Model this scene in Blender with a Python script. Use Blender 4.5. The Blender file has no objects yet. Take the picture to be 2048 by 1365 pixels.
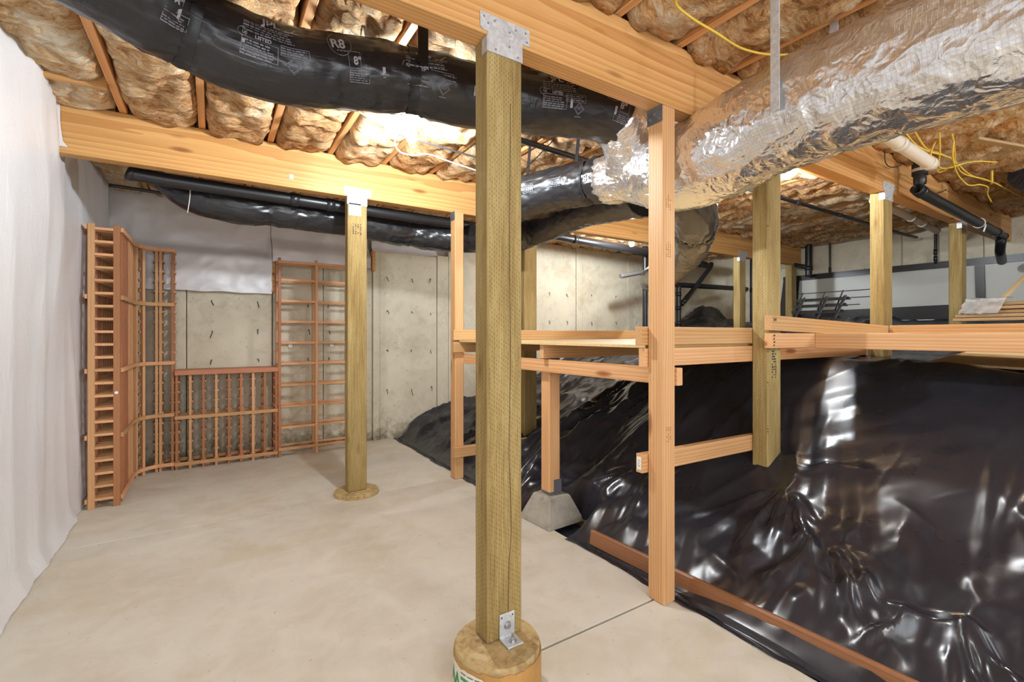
import bpy, bmesh, math, random
from mathutils import Vector, Matrix, noise
random.seed(7)
SC = bpy.context.scene
COL = SC.collection

# ------------------------------------------------------------------ camera, light, exposure
cam_d = bpy.data.cameras.new('camera')
cam_d.sensor_width = 36.0
cam_d.lens = 938 / 2048 * 36
cam_d.shift_y = -14.5 / 2048
cam_d.clip_start = 0.05
cam = bpy.data.objects.new('camera', cam_d)
COL.objects.link(cam)
cam.location = (0, 0, 1.2)
cam.rotation_euler = (math.radians(90), 0, math.radians(-32.6))
SC.camera = cam

world = bpy.data.worlds.new('world')
SC.world = world
world.use_nodes = True
world.node_tree.nodes['Background'].inputs[0].default_value = (0.9, 0.93, 1, 1)
world.node_tree.nodes['Background'].inputs[1].default_value = 0.05

def area(name, loc, rot, sx, sy, watt, col):
    d = bpy.data.lights.new(name, 'AREA')
    d.shape = 'RECTANGLE'; d.size = sx; d.size_y = sy; d.energy = watt; d.color = col
    o = bpy.data.objects.new(name, d); COL.objects.link(o)
    o.location = loc; o.rotation_euler = rot
    return o
# soft fill lights added out of view to lift the ambient level
area('fill_light', (0.1, -1.7, 1.55), (math.radians(90), 0, math.radians(-14)), 2.2, 1.7, 55, (0.88, 0.94, 1.0))
area('fill_light', (3.4, -1.6, 2.0), (math.radians(70), 0, math.radians(-8)), 1.6, 1.2, 26, (0.88, 0.94, 1.0))

SC.view_settings.view_transform = 'Standard'
SC.view_settings.look = 'None'
SC.view_settings.exposure = 0.27
SC.view_settings.gamma = 1.0
SC.view_settings.use_curve_mapping = False
SC.cycles.use_denoising = True
SC.cycles.max_bounces = 8
SC.cycles.sample_clamp_indirect = 6.0
BULB = 820.0          # emission strength of every bare bulb

# ------------------------------------------------------------------ helpers
WM = {}

def lin(r, g, b):
    f = lambda v: (v / 255 / 12.92) if v / 255 <= 0.04045 else ((v / 255 + 0.055) / 1.055) ** 2.4
    return (f(r), f(g), f(b), 1)

class M:
    """tiny node-tree writer"""
    def __init__(s, name):
        s.m = bpy.data.materials.new(name); s.m.use_nodes = True
        s.t = s.m.node_tree; s.t.nodes.clear()
        s.out = s.t.nodes.new('ShaderNodeOutputMaterial')
    def n(s, typ, ins=None, **props):
        nd = s.t.nodes.new('ShaderNode' + typ)
        for k, v in props.items(): setattr(nd, k, v)
        for k, v in (ins or {}).items():
            sock = nd.inputs[k]
            if isinstance(v, bpy.types.NodeSocket): s.t.links.new(v, sock)
            else: sock.default_value = v
        return nd
    def math(s, op, a, b=None, clamp=False):
        nd = s.n('Math', operation=op, use_clamp=clamp)
        for i, v in enumerate((a, b)):
            if v is None: continue
            if isinstance(v, bpy.types.NodeSocket): s.t.links.new(v, nd.inputs[i])
            else: nd.inputs[i].default_value = v
        return nd.outputs[0]
    def ramp(s, fac, stops, interp='LINEAR'):
        nd = s.n('ValToRGB', {'Fac': fac})
        cr = nd.color_ramp; cr.interpolation = interp
        while len(cr.elements) < len(stops): cr.elements.new(0.5)
        for e, (p, c) in zip(cr.elements, stops):
            e.position = p
            e.color = c if len(c) == 4 else (*c, 1)
        return nd.outputs['Color']
    def mix(s, fac, a, b, mode='MIX'):
        nd = s.n('Mix', data_type='RGBA', blend_type=mode)
        for k, v in ((0, fac), (6, a), (7, b)):
            if isinstance(v, bpy.types.NodeSocket): s.t.links.new(v, nd.inputs[k])
            else: nd.inputs[k].default_value = v
        return nd.outputs[2]
    def noise(s, vec, scale, detail=4, rough=0.55, dist=0.0):
        return s.n('TexNoise', {'Vector': vec, 'Scale': scale, 'Detail': detail, 'Roughness': rough, 'Distortion': dist}).outputs['Fac']
    def mapping(s, vec, scale=(1, 1, 1), loc=(0, 0, 0), rot=(0, 0, 0)):
        return s.n('Mapping', {'Vector': vec, 'Scale': scale, 'Location': loc, 'Rotation': rot}).outputs[0]
    def bump(s, h, strength=0.3, dist=0.01, normal=None):
        ins = {'Height': h, 'Strength': strength, 'Distance': dist}
        if normal: ins['Normal'] = normal
        return s.n('Bump', ins).outputs[0]
    def finish(s, **ins):
        p = s.n('BsdfPrincipled')
        for k, v in ins.items():
            k = k.replace('_', ' ')
            sock = p.inputs[k]
            if isinstance(v, bpy.types.NodeSocket): s.t.links.new(v, sock)
            else: sock.default_value = v
        s.t.links.new(p.outputs[0], s.out.inputs[0])
        return s.m

def shifted_coords(a, amount=7.0):
    tc = a.n('TexCoord').outputs['Object']
    rnd = a.n('ObjectInfo').outputs['Random']
    off = a.n('CombineXYZ', {'X': a.math('MULTIPLY', rnd, amount), 'Y': a.math('MULTIPLY', rnd, 0.0), 'Z': 0.0}).outputs[0]
    v = a.n('VectorMath', {0: tc, 1: off}, operation='ADD').outputs[0]
    return tc, v, rnd

def wood(name, light, dark, knot, ring=34.0, rough=0.55, knots=True, centre=0.11, contrast=1.0, tint=0.12):
    a = M(name)
    tc, v, rnd = shifted_coords(a)
    mp = a.mapping(v, (0.05, 1, 1), (0, centre, -0.07))
    wv = a.n('TexWave', {'Vector': mp, 'Scale': ring, 'Distortion': 3.5, 'Detail': 2.0, 'Detail Scale': 0.9, 'Detail Roughness': 0.5},
             wave_type='RINGS', rings_direction='X', wave_profile='SAW').outputs['Fac']
    fib = a.noise(a.mapping(v, (3, 130, 130)), 1.0, 3)
    big = a.noise(a.mapping(v, (0.7, 9, 9)), 1.0, 2)
    f = a.math('ADD', a.math('MULTIPLY', wv, 0.38 * contrast), a.math('MULTIPLY', fib, 0.34))
    f = a.math('ADD', f, a.math('MULTIPLY', big, 0.45))
    col = a.ramp(f, [(0.3, light), (0.62, tuple(0.55 * x + 0.45 * y for x, y in zip(light, dark))), (1.0, dark)])
    if knots:
        vo = a.n('TexVoronoi', {'Vector': a.mapping(v, (2.2, 8.5, 8.5)), 'Scale': 1.0, 'Randomness': 1.0}).outputs['Distance']
        kf = a.ramp(vo, [(0.0, (1, 1, 1, 1)), (0.09, (0.75, 0.75, 0.75, 1)), (0.17, (0, 0, 0, 1))])
        col = a.mix(kf, col, knot)
    hs = a.n('HueSaturation', {'Color': col, 'Value': a.math('ADD', a.math('MULTIPLY', rnd, tint * 2), 1 - tint),
                               'Hue': a.math('ADD', a.math('MULTIPLY', rnd, -0.012), 0.506)}).outputs[0]
    b = a.bump(f, 0.12, 0.004)
    return a.finish(Base_Color=hs, Roughness=rough, Normal=b, Specular_IOR_Level=0.35)

def treated(name):
    a = M(name)
    tc, v, rnd = shifted_coords(a)
    fib = a.noise(a.mapping(v, (5, 110, 110)), 1.0, 4)
    big = a.noise(a.mapping(v, (1.3, 9, 9)), 1.0, 4)
    f = a.math('ADD', a.math('MULTIPLY', fib, 0.45), a.math('MULTIPLY', big, 0.6))
    col = a.ramp(f, [(0.3, lin(190, 170, 122)), (0.52, lin(166, 143, 92)), (0.78, lin(120, 94, 50))])
    vo = a.n('TexVoronoi', {'Vector': a.mapping(v, (2.4, 8, 8)), 'Scale': 1.0}).outputs['Distance']
    kf = a.ramp(vo, [(0.0, (0.9, 0.9, 0.9, 1)), (0.08, (0.35, 0.35, 0.35, 1)), (0.15, (0, 0, 0, 1))])
    col = a.mix(kf, col, lin(120, 88, 45))
    # rows of incising slits
    sx = a.n('SeparateXYZ', {0: tc})
    u = a.math('DIVIDE', sx.outputs[0], 0.0165)
    w = a.math('DIVIDE', a.math('ADD', a.math('ADD', sx.outputs[1], sx.outputs[2]), 5.0), 0.0092)
    w = a.math('ADD', w, a.math('MULTIPLY', a.noise(a.mapping(tc, (9, 2, 2)), 1.0, 1), 0.9))
    row = a.math('FLOOR', w)
    u = a.math('ADD', u, a.math('MULTIPLY', row, 0.37))
    fu = a.math('FRACT', u); fw = a.math('FRACT', w)
    m1 = a.math('LESS_THAN', fu, 0.5)
    m2 = a.math('LESS_THAN', a.math('ABSOLUTE', a.math('SUBTRACT', fw, 0.5)), 0.11)
    slit = a.math('MULTIPLY', m1, m2)
    slit = a.math('MULTIPLY', slit, a.math('GREATER_THAN', a.noise(a.mapping(v, (30, 60, 60)), 1.0, 1), 0.42))
    col = a.mix(a.math('MULTIPLY', slit, 0.75), col, lin(96, 74, 38))
    hs = a.n('HueSaturation', {'Color': col, 'Value': a.math('ADD', a.math('MULTIPLY', rnd, 0.2), 0.9)}).outputs[0]
    h = a.math('SUBTRACT', f, a.math('MULTIPLY', slit, 1.2))
    return a.finish(Base_Color=hs, Roughness=0.75, Normal=a.bump(h, 0.25, 0.004), Specular_IOR_Level=0.25)

def concrete(name, base, dark, stain, scale=1.0, low=False, smooth=False):
    a = M(name)
    tc = a.n('TexCoord').outputs['Object']
    big = a.noise(tc, 1.1 * scale, 5, 0.6)
    mid = a.noise(a.mapping(tc, (1, 1, 1), (3, 1, 7)), 5.5 * scale, 6, 0.65, 0.6)
    fine = a.noise(tc, 90, 4, 0.7)
    f = a.math('ADD', a.math('MULTIPLY', big, 0.55), a.math('MULTIPLY', mid, 0.45))
    col = a.ramp(f, [(0.36, dark), (0.52, base), (0.7, tuple(min(1, c * 1.1) for c in base))])
    st = a.ramp(a.noise(a.mapping(tc, (1, 1, 1), (5, 9, 2)), 1.7 * scale, 5, 0.62, 0.8), [(0.52, (0, 0, 0, 1)), (0.72, (1, 1, 1, 1))])
    col = a.mix(a.math('MULTIPLY', st, 0.55), col, stain)
    sp = a.ramp(a.noise(tc, 38, 2, 0.5), [(0.69, (0, 0, 0, 1)), (0.76, (1, 1, 1, 1))])
    col = a.mix(a.math('MULTIPLY', sp, 0.3), col, lin(110, 96, 74))
    if low:      # dirt splashed up from the ground
        z = a.n('SeparateXYZ', {0: tc}).outputs[2]
        lz = a.math('SUBTRACT', 1.0, a.math('DIVIDE', z, 0.62), True)
        dn = a.ramp(a.math('MULTIPLY', lz, a.noise(tc, 9, 7, 0.75)), [(0.3, (0, 0, 0, 1)), (0.52, (1, 1, 1, 1))])
        col = a.mix(a.math('MULTIPLY', dn, 0.8), col, lin(98, 82, 52))
        bh = a.n('TexVoronoi', {'Vector': a.mapping(tc, (1, 1, 0.55)), 'Scale': 15.0}).outputs['Distance']
        bug = a.ramp(bh, [(0.06, (1, 1, 1, 1)), (0.12, (0, 0, 0, 1))])
        col = a.mix(a.math('MULTIPLY', bug, 0.35), col, lin(90, 80, 62))
    h = a.math('ADD', a.math('MULTIPLY', mid, 0.7), a.math('MULTIPLY', fine, 0.3))
    return a.finish(Base_Color=col, Roughness=0.62 if smooth else 0.8, Normal=a.bump(h, 0.12 if smooth else 0.3, 0.006), Specular_IOR_Level=0.3)

def plain(name, col, rough=0.5, metal=0.0, bumpscale=0, bs=0.2, spec=0.5, var=0.0, **kw):
    a = M(name)
    tc = a.n('TexCoord').outputs['Object']
    c = col
    if var:
        nz = a.noise(tc, 14, 4)
        c = a.mix(nz, tuple(x * (1 - var) for x in col[:3]) + (1,), tuple(min(1, x * (1 + var)) for x in col[:3]) + (1,))
    ins = dict(Base_Color=c, Roughness=rough, Metallic=metal, Specular_IOR_Level=spec)
    if bumpscale: ins['Normal'] = a.bump(a.noise(tc, bumpscale, 4), bs, 0.004)
    ins.update(kw)
    return a.finish(**ins)

def galvanised(name, col=(0.66, 0.68, 0.70, 1), rough=0.45):
    a = M(name)
    tc = a.n('TexCoord').outputs['Object']
    vo = a.n('TexVoronoi', {'Vector': tc, 'Scale': 90.0}).outputs['Color']
    bw = a.n('RGBToBW', {0: vo}).outputs[0]
    c = a.mix(bw, tuple(x * 0.85 for x in col[:3]) + (1,), tuple(min(1, x * 1.12) for x in col[:3]) + (1,))
    r = a.math('ADD', a.math('MULTIPLY', bw, 0.15), rough)
    return a.finish(Base_Color=c, Roughness=r, Metallic=0.55)

def insulation_mat():
    a = M('glass_fibre_batt')
    tc, v, rnd = shifted_coords(a, 11.0)
    v2 = a.n('VectorMath', {0: v, 1: a.n('TexNoise', {'Vector': v, 'Scale': 3.5, 'Detail': 3.0}).outputs['Color']}, operation='MULTIPLY_ADD')
    v2.inputs[2].default_value = (0, 0, 0)
    warp = a.n('VectorMath', {0: v, 1: a.n('VectorMath', {0: a.n('TexNoise', {'Vector': v, 'Scale': 4.0, 'Detail': 4.0}).outputs['Color'], 'Scale': 0.22}, operation='SCALE').outputs[0]}, operation='ADD').outputs[0]
    big = a.noise(warp, 4.5, 5, 0.65)
    wis = a.noise(a.mapping(warp, (9, 26, 14)), 1.0, 6, 0.75, 1.2)
    fine = a.noise(a.mapping(warp, (1, 2.4, 1)), 60.0, 4, 0.7, 1.0)
    f = a.math('ADD', a.math('ADD', a.math('MULTIPLY', big, 0.34), a.math('MULTIPLY', wis, 0.55)), a.math('MULTIPLY', fine, 0.2))
    f = a.math('ADD', f, a.math('MULTIPLY', a.math('SUBTRACT', rnd, 0.5), 0.08))
    col = a.ramp(f, [(0.38, lin(96, 54, 22)), (0.445, lin(172, 116, 62)), (0.50, lin(218, 164, 104)), (0.56, lin(238, 198, 146)), (0.63, lin(250, 236, 208))])
    h = a.math('ADD', a.math('ADD', a.math('MULTIPLY', wis, 0.7), a.math('MULTIPLY', big, 0.6)), a.math('MULTIPLY', fine, 0.35))
    return a.finish(Base_Color=col, Roughness=0.9, Normal=a.bump(h, 0.9, 0.035), Specular_IOR_Level=0.12, Sheen_Weight=0.15)

def black_film(name, dust=0.35, rough=0.2, crinkle=1.0, base=(0.010, 0.010, 0.012, 1), spec=0.6, pull=0.0):
    a = M(name)
    tc = a.n('TexCoord').outputs['Object']
    d1 = a.noise(tc, 2.3, 3, 0.55, 0.4)
    d2 = a.noise(a.mapping(tc, (1, 1, 1), (4, 4, 1)), 9, 2, 0.5)
    df = a.ramp(a.math('ADD', a.math('MULTIPLY', d1, 0.85), a.math('MULTIPLY', d2, 0.15)), [(0.40, (0, 0, 0, 1)), (0.75, (1, 1, 1, 1))])
    col = a.mix(a.math('MULTIPLY', df, dust), base, lin(84, 80, 80))
    r = a.math('ADD', rough, a.math('MULTIPLY', df, 0.28))
    n1 = a.noise(a.mapping(tc, (1, 1, 1)), 4.5, 3, 0.5, 1.2)
    n2 = a.noise(tc, 38, 2, 0.5, 0.5)
    h = a.math('ADD', a.math('MULTIPLY', n1, 0.5), a.math('MULTIPLY', n2, 0.06))
    if pull:      # taut diagonal pull wrinkles in patches
        uv = a.n('TexCoord').outputs['UV']
        w = a.noise(a.mapping(uv, (7, 34, 1), (0, 0, 0), (0, 0, 0.75)), 1.0, 3, 0.55, 0.6)
        w2 = a.noise(a.mapping(uv, (30, 9, 1), (2, 3, 0), (0, 0, 0.5)), 1.0, 3, 0.55, 0.6)
        mk = a.ramp(a.noise(a.mapping(uv, (5, 5, 1), (7, 1, 0)), 1.0, 2), [(0.46, (0, 0, 0, 1)), (0.62, (1, 1, 1, 1))])
        mk2 = a.ramp(a.noise(a.mapping(uv, (5, 5, 1), (1, 8, 0)), 1.0, 2), [(0.5, (0, 0, 0, 1)), (0.66, (1, 1, 1, 1))])
        h = a.math('ADD', h, a.math('ADD', a.math('MULTIPLY', a.math('MULTIPLY', w, mk), pull), a.math('MULTIPLY', a.math('MULTIPLY', w2, mk2), pull * 0.7)))
    return a.finish(Base_Color=col, Roughness=r, Normal=a.bump(h, 0.3 * crinkle, 0.02), Specular_IOR_Level=spec)

def foil_mat(name='foil_scrim', grid=True, tone=(0.86, 0.87, 0.89, 1)):
    a = M(name)
    tc = a.n('TexCoord').outputs['Object']
    uv = a.n('TexCoord').outputs['UV']
    cr = a.n('TexVoronoi', {'Vector': a.n('VectorMath', {0: tc, 1: a.n('TexNoise', {'Vector': tc, 'Scale': 8.0, 'Detail': 2.0}).outputs['Color']}, operation='ADD').outputs[0], 'Scale': 9.0}, feature='F1').outputs['Distance']
    n1 = a.noise(tc, 16, 5, 0.65, 1.0)
    h = a.math('ADD', a.math('MULTIPLY', cr, 0.7), a.math('MULTIPLY', n1, 0.7))
    if grid:
        s = a.n('SeparateXYZ', {0: uv})
        gx = a.math('ABSOLUTE', a.math('SUBTRACT', a.math('FRACT', a.math('DIVIDE', s.outputs[0], 0.0125)), 0.5))
        gy = a.math('ABSOLUTE', a.math('SUBTRACT', a.math('FRACT', a.math('DIVIDE', s.outputs[1], 0.0125)), 0.5))
        ln = a.math('MAXIMUM', a.math('GREATER_THAN', gx, 0.42), a.math('GREATER_THAN', gy, 0.42))
        h = a.math('ADD', h, a.math('MULTIPLY', ln, 0.30))
    col = a.mix(a.math('MULTIPLY', ln, 0.2), tone, tuple(x * 0.45 for x in tone[:3]) + (1,)) if grid else tone
    return a.finish(Base_Color=col, Metallic=0.92, Roughness=a.math('ADD', 0.13, a.math('MULTIPLY', n1, 0.12)), Normal=a.bump(h, 0.5, 0.012))

def white_film():
    a = M('white_poly_film')
    tc = a.n('TexCoord').outputs['Object']
    n1 = a.noise(tc, 2.2, 4)
    col = a.mix(n1, lin(220, 218, 219), lin(234, 233, 234))
    h = a.math('ADD', a.noise(a.mapping(tc, (1, 3, 1)), 4, 4, 0.6, 1.0), a.math('MULTIPLY', a.noise(tc, 24, 3), 0.2))
    return a.finish(Base_Color=col, Roughness=0.33, Normal=a.bump(h, 0.22, 0.02), Specular_IOR_Level=0.45)

def emit(name, col, strength):
    a = M(name)
    e = a.n('Emission', {'Color': col, 'Strength': strength})
    a.t.links.new(e.outputs[0], a.out.inputs[0])
    return a.m

MAT = dict(
    fir=wood('planed_fir', lin(228, 184, 132), lin(184, 128, 74), lin(138, 84, 44), ring=30, rough=0.5),
    glulam=wood('fir_beam', lin(228, 176, 114), lin(184, 118, 60), lin(138, 82, 40), ring=22, rough=0.5, centre=0.3, tint=0.04),
    joist=wood('rough_joist', lin(226, 174, 114), lin(184, 126, 72), lin(120, 74, 36), ring=22, rough=0.7),
    cedar=wood('redwood_strip', lin(222, 172, 124), lin(184, 124, 80), lin(120, 66, 36), ring=40, rough=0.5, knots=False, contrast=0.7, tint=0.16),
    cedar_dark=wood('redwood_strip_dark', lin(186, 126, 86), lin(140, 84, 52), lin(120, 66, 36), ring=40, rough=0.5, knots=False, contrast=0.7, tint=0.12),
    cedar_top=wood('redwood_board', lin(200, 132, 96), lin(172, 106, 72), lin(120, 66, 36), ring=30, rough=0.45, knots=False, contrast=0.5),
    ply=wood('plywood_face', lin(232, 202, 150), lin(208, 168, 108), lin(170, 120, 70), ring=9, rough=0.6, knots=False, contrast=0.5),
    brownboard=wood('stained_board', lin(150, 106, 70), lin(112, 72, 44), lin(80, 50, 30), ring=30, rough=0.4, knots=False, contrast=0.6),
    treated=treated('treated_timber'),
    floor=concrete('floor_concrete', lin(212, 205, 191), lin(198, 189, 170), lin(198, 181, 144), 1.0, smooth=True),
    wallc=concrete('wall_concrete', lin(212, 204, 182), lin(190, 180, 156), lin(220, 212, 192), 1.6, low=True),
    pier=concrete('pier_concrete', lin(186, 160, 112), lin(136, 106, 64), lin(214, 198, 160), 6.0),
    block=concrete('cast_block', lin(166, 160, 148), lin(140, 134, 122), lin(150, 144, 130), 5.0),
    dirt=concrete('dirt', lin(110, 88, 60), lin(84, 64, 42), lin(96, 76, 50), 3.0),
    tube=plain('cardboard_form', lin(186, 140, 78), 0.8, var=0.35, bumpscale=60),
    tubewhite=plain('form_printed_band', lin(226, 222, 204), 0.7, var=0.1),
    green=plain('green_print', lin(70, 150, 96), 0.7),
    steel=galvanised('galvanised_steel'),
    steeldark=galvanised('dark_steel', (0.2, 0.21, 0.23, 1), 0.45),
    bolt=plain('bolt_steel', (0.5, 0.5, 0.52, 1), 0.35, 0.9),
    batt=insulation_mat(), joint=plain('joint_filler', lin(120, 108, 88), 0.9),  # joint: darker filler colour showing in the slab grooves
    flex=black_film('black_duct_film', dust=0.0, rough=0.23, crinkle=0.6, base=(0.018, 0.018, 0.021, 1), pull=1.6),
    strap=plain('black_strap', (0.012, 0.012, 0.014, 1), 0.45),
    poly=black_film('black_ground_film', dust=0.10, rough=0.23, crinkle=0.14, base=(0.021, 0.021, 0.029, 1), spec=0.6),
    foil=foil_mat(),
    foilboard=plain('foil_board_face', lin(178, 178, 172), 0.45, 0.35, bumpscale=70, bs=0.35),
    foilflex=black_film('grey_duct_film', dust=0.0, rough=0.22, crinkle=0.6, base=(0.045, 0.042, 0.04, 1), pull=1.6),
    white=white_film(),
    abs=plain('black_abs_pipe', (0.016, 0.016, 0.018, 1), 0.35, spec=0.5),
    greypipe=plain('grey_pipe', (0.12, 0.12, 0.12, 1), 0.5),
    pvc=plain('white_pvc', lin(226, 216, 200), 0.4),
    rubber=plain('rubber_coupling', (0.02, 0.02, 0.02, 1), 0.6),
    yellow=plain('yellow_cable', lin(226, 190, 70), 0.45),
    whitecable=plain('white_cable', lin(236, 230, 220), 0.45),
    darkcable=plain('dark_cable', (0.05, 0.05, 0.055, 1), 0.5),
    porcelain=plain('porcelain', lin(240, 236, 228), 0.3),
    paper=plain('white_paper', lin(240, 238, 234), 0.8),
    print=plain('pale_print', lin(178, 178, 186), 0.5),
    printdim=plain('dim_print', lin(128, 128, 136), 0.5),
    ink=plain('black_ink', lin(58, 48, 34), 0.8),
    stamp=plain('brown_stamp', lin(178, 128, 74), 0.8),
    blacktape=plain('black_tape', (0.014, 0.014, 0.016, 1), 0.3, bumpscale=40, bs=0.1),
    blackplastic=plain('black_plastic', (0.01, 0.01, 0.01, 1), 0.4),
    bubble=plain('clear_bubble_wrap', lin(214, 210, 204), 0.2, bumpscale=90, bs=0.8, Alpha=0.6),
    plank=wood('grey_plank', lin(196, 164, 120), lin(150, 112, 70), lin(120, 84, 50), ring=20, rough=0.6, knots=False),
    
    chip=plain('wood_chip', lin(206, 164, 106), 0.8),
)

class MB:
    """collects simple solids in world (or local) coordinates"""
    def __init__(s): s.v = []; s.f = []
    def add(s, vs, fs):
        o = len(s.v); s.v += [tuple(v) for v in vs]; s.f += [tuple(i + o for i in f) for f in fs]
    def box(s, a, b):
        (x0, y0, z0), (x1, y1, z1) = a, b
        s.add([(x0, y0, z0), (x1, y0, z0), (x1, y1, z0), (x0, y1, z0), (x0, y0, z1), (x1, y0, z1), (x1, y1, z1), (x0, y1, z1)],
              [(0, 3, 2, 1), (4, 5, 6, 7), (0, 1, 5, 4), (1, 2, 6, 5), (2, 3, 7, 6), (3, 0, 4, 7)])
    def prism(s, poly, axis, d0, d1):
        """poly: 2D points; axis 'x','y','z' is the extrusion direction"""
        def p(u, v, d): return {'x': (d, u, v), 'y': (u, d, v), 'z': (u, v, d)}[axis]
        n = len(poly)
        s.add([p(u, v, d0) for u, v in poly] + [p(u, v, d1) for u, v in poly],
              [tuple(range(n))[::-1], tuple(range(n, 2 * n))] + [(i, (i + 1) % n, n + (i + 1) % n, n + i) for i in range(n)])
    def cyl(s, p0, p1, r0, r1=None, n=12):
        r1 = r0 if r1 is None else r1
        p0, p1 = Vector(p0), Vector(p1); t = (p1 - p0).normalized()
        q = t.orthogonal().normalized(); w = t.cross(q)
        vs = []
        for p, r in ((p0, r0), (p1, r1)):
            for i in range(n):
                a = 2 * math.pi * i / n
                vs.append(p + q * (r * math.cos(a)) + w * (r * math.sin(a)))
        s.add(vs, [tuple(range(n))[::-1], tuple(range(n, 2 * n))] + [(i, (i + 1) % n, n + (i + 1) % n, n + i) for i in range(n)])
    def beam(s, p0, p1, w, h, up=(0, 0, 1)):
        p0, p1 = Vector(p0), Vector(p1); t = (p1 - p0).normalized()
        b = t.cross(Vector(up)).normalized(); n = b.cross(t)
        vs = []
        for p in (p0, p1):
            for a, c in ((-1, -1), (1, -1), (1, 1), (-1, 1)):
                vs.append(p + b * (a * w / 2) + n * (c * h / 2))
        s.add(vs, [(3, 2, 1, 0), (4, 5, 6, 7), (0, 1, 5, 4), (1, 2, 6, 5), (2, 3, 7, 6), (3, 0, 4, 7)])

def link(name, me, mat, parent=None, W=None, label=None):
    o = bpy.data.objects.new(name, me)
    COL.objects.link(o)
    if mat and not me.materials: me.materials.append(mat)
    W = W or Matrix.Identity(4)
    WM[o.name] = W
    if parent:
        o.parent = parent
        o.matrix_basis = WM[parent.name].inverted() @ W
    else:
        o.matrix_basis = W
    if label: o['label'] = label
    return o

def build(name, mb, mat, parent=None, W=None, smooth=False, bevel=0.0, label=None, fix=True):
    me = bpy.data.meshes.new(name)
    me.from_pydata(mb.v, [], mb.f)
    if bevel or fix:
        bm = bmesh.new(); bm.from_mesh(me)
        if fix: bmesh.ops.recalc_face_normals(bm, faces=bm.faces)
        if bevel: bmesh.ops.bevel(bm, geom=bm.edges[:], offset=bevel, segments=1, affect='EDGES')
        bm.to_mesh(me); bm.free()
    if smooth:
        for p in me.polygons: p.use_smooth = True
    return link(name, me, mat, parent, W, label)

def tag(o, label, cat, group=None, kind=None):
    o['label'] = label
    if cat: o['category'] = cat
    if group: o['group'] = group
    if kind: o['kind'] = kind
    return o

def thing(name, label, cat, loc=(0, 0, 0), group=None):
    o = bpy.data.objects.new(name, None); COL.objects.link(o)
    o.empty_display_size = 0.1
    o.location = loc; WM[o.name] = Matrix.Translation(loc)
    return tag(o, label, cat, group)

def struct(o): o['kind'] = 'structure'; return o
def stuff(o): o['kind'] = 'stuff'; return o

def axis_matrix(p0, p1, up=(0, 0, 1)):
    p0, p1 = Vector(p0), Vector(p1)
    t = (p1 - p0).normalized(); u = Vector(up)
    if abs(t.dot(u)) > 0.99: u = Vector((0, 1, 0))
    b = u.cross(t).normalized(); n = t.cross(b)
    return Matrix(((t.x, b.x, n.x, p0.x), (t.y, b.y, n.y, p0.y), (t.z, b.z, n.z, p0.z), (0, 0, 0, 1)))

def lumber(name, p0, p1, w, h, mat, parent=None, up=(0, 0, 1), bevel=0.003, label=None, cut0=0.0):
    """a stick of wood whose local X runs along the grain; p0, p1 are the centres of its two ends"""
    L = (Vector(p1) - Vector(p0)).length
    mb = MB(); mb.box((0, -w / 2, -h / 2), (L, w / 2, h / 2))
    return build(name, mb, mat, parent, axis_matrix(p0, p1, up), bevel=bevel, label=label)

def catmull(pts, step):
    P = [Vector(p) for p in pts]
    P = [P[0] * 2 - P[1]] + P + [P[-1] * 2 - P[-2]]
    out = []
    for i in range(1, len(P) - 2):
        a, b, c, d = P[i - 1:i + 3]
        n = max(2, int((c - b).length / step))
        for k in range(n):
            t = k / n
            out.append(0.5 * ((2 * b) + (c - a) * t + (2 * a - 5 * b + 4 * c - d) * t * t + (3 * b - a - 3 * c + d) * t ** 3))
    out.append(P[-2].copy())
    return out

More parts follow.
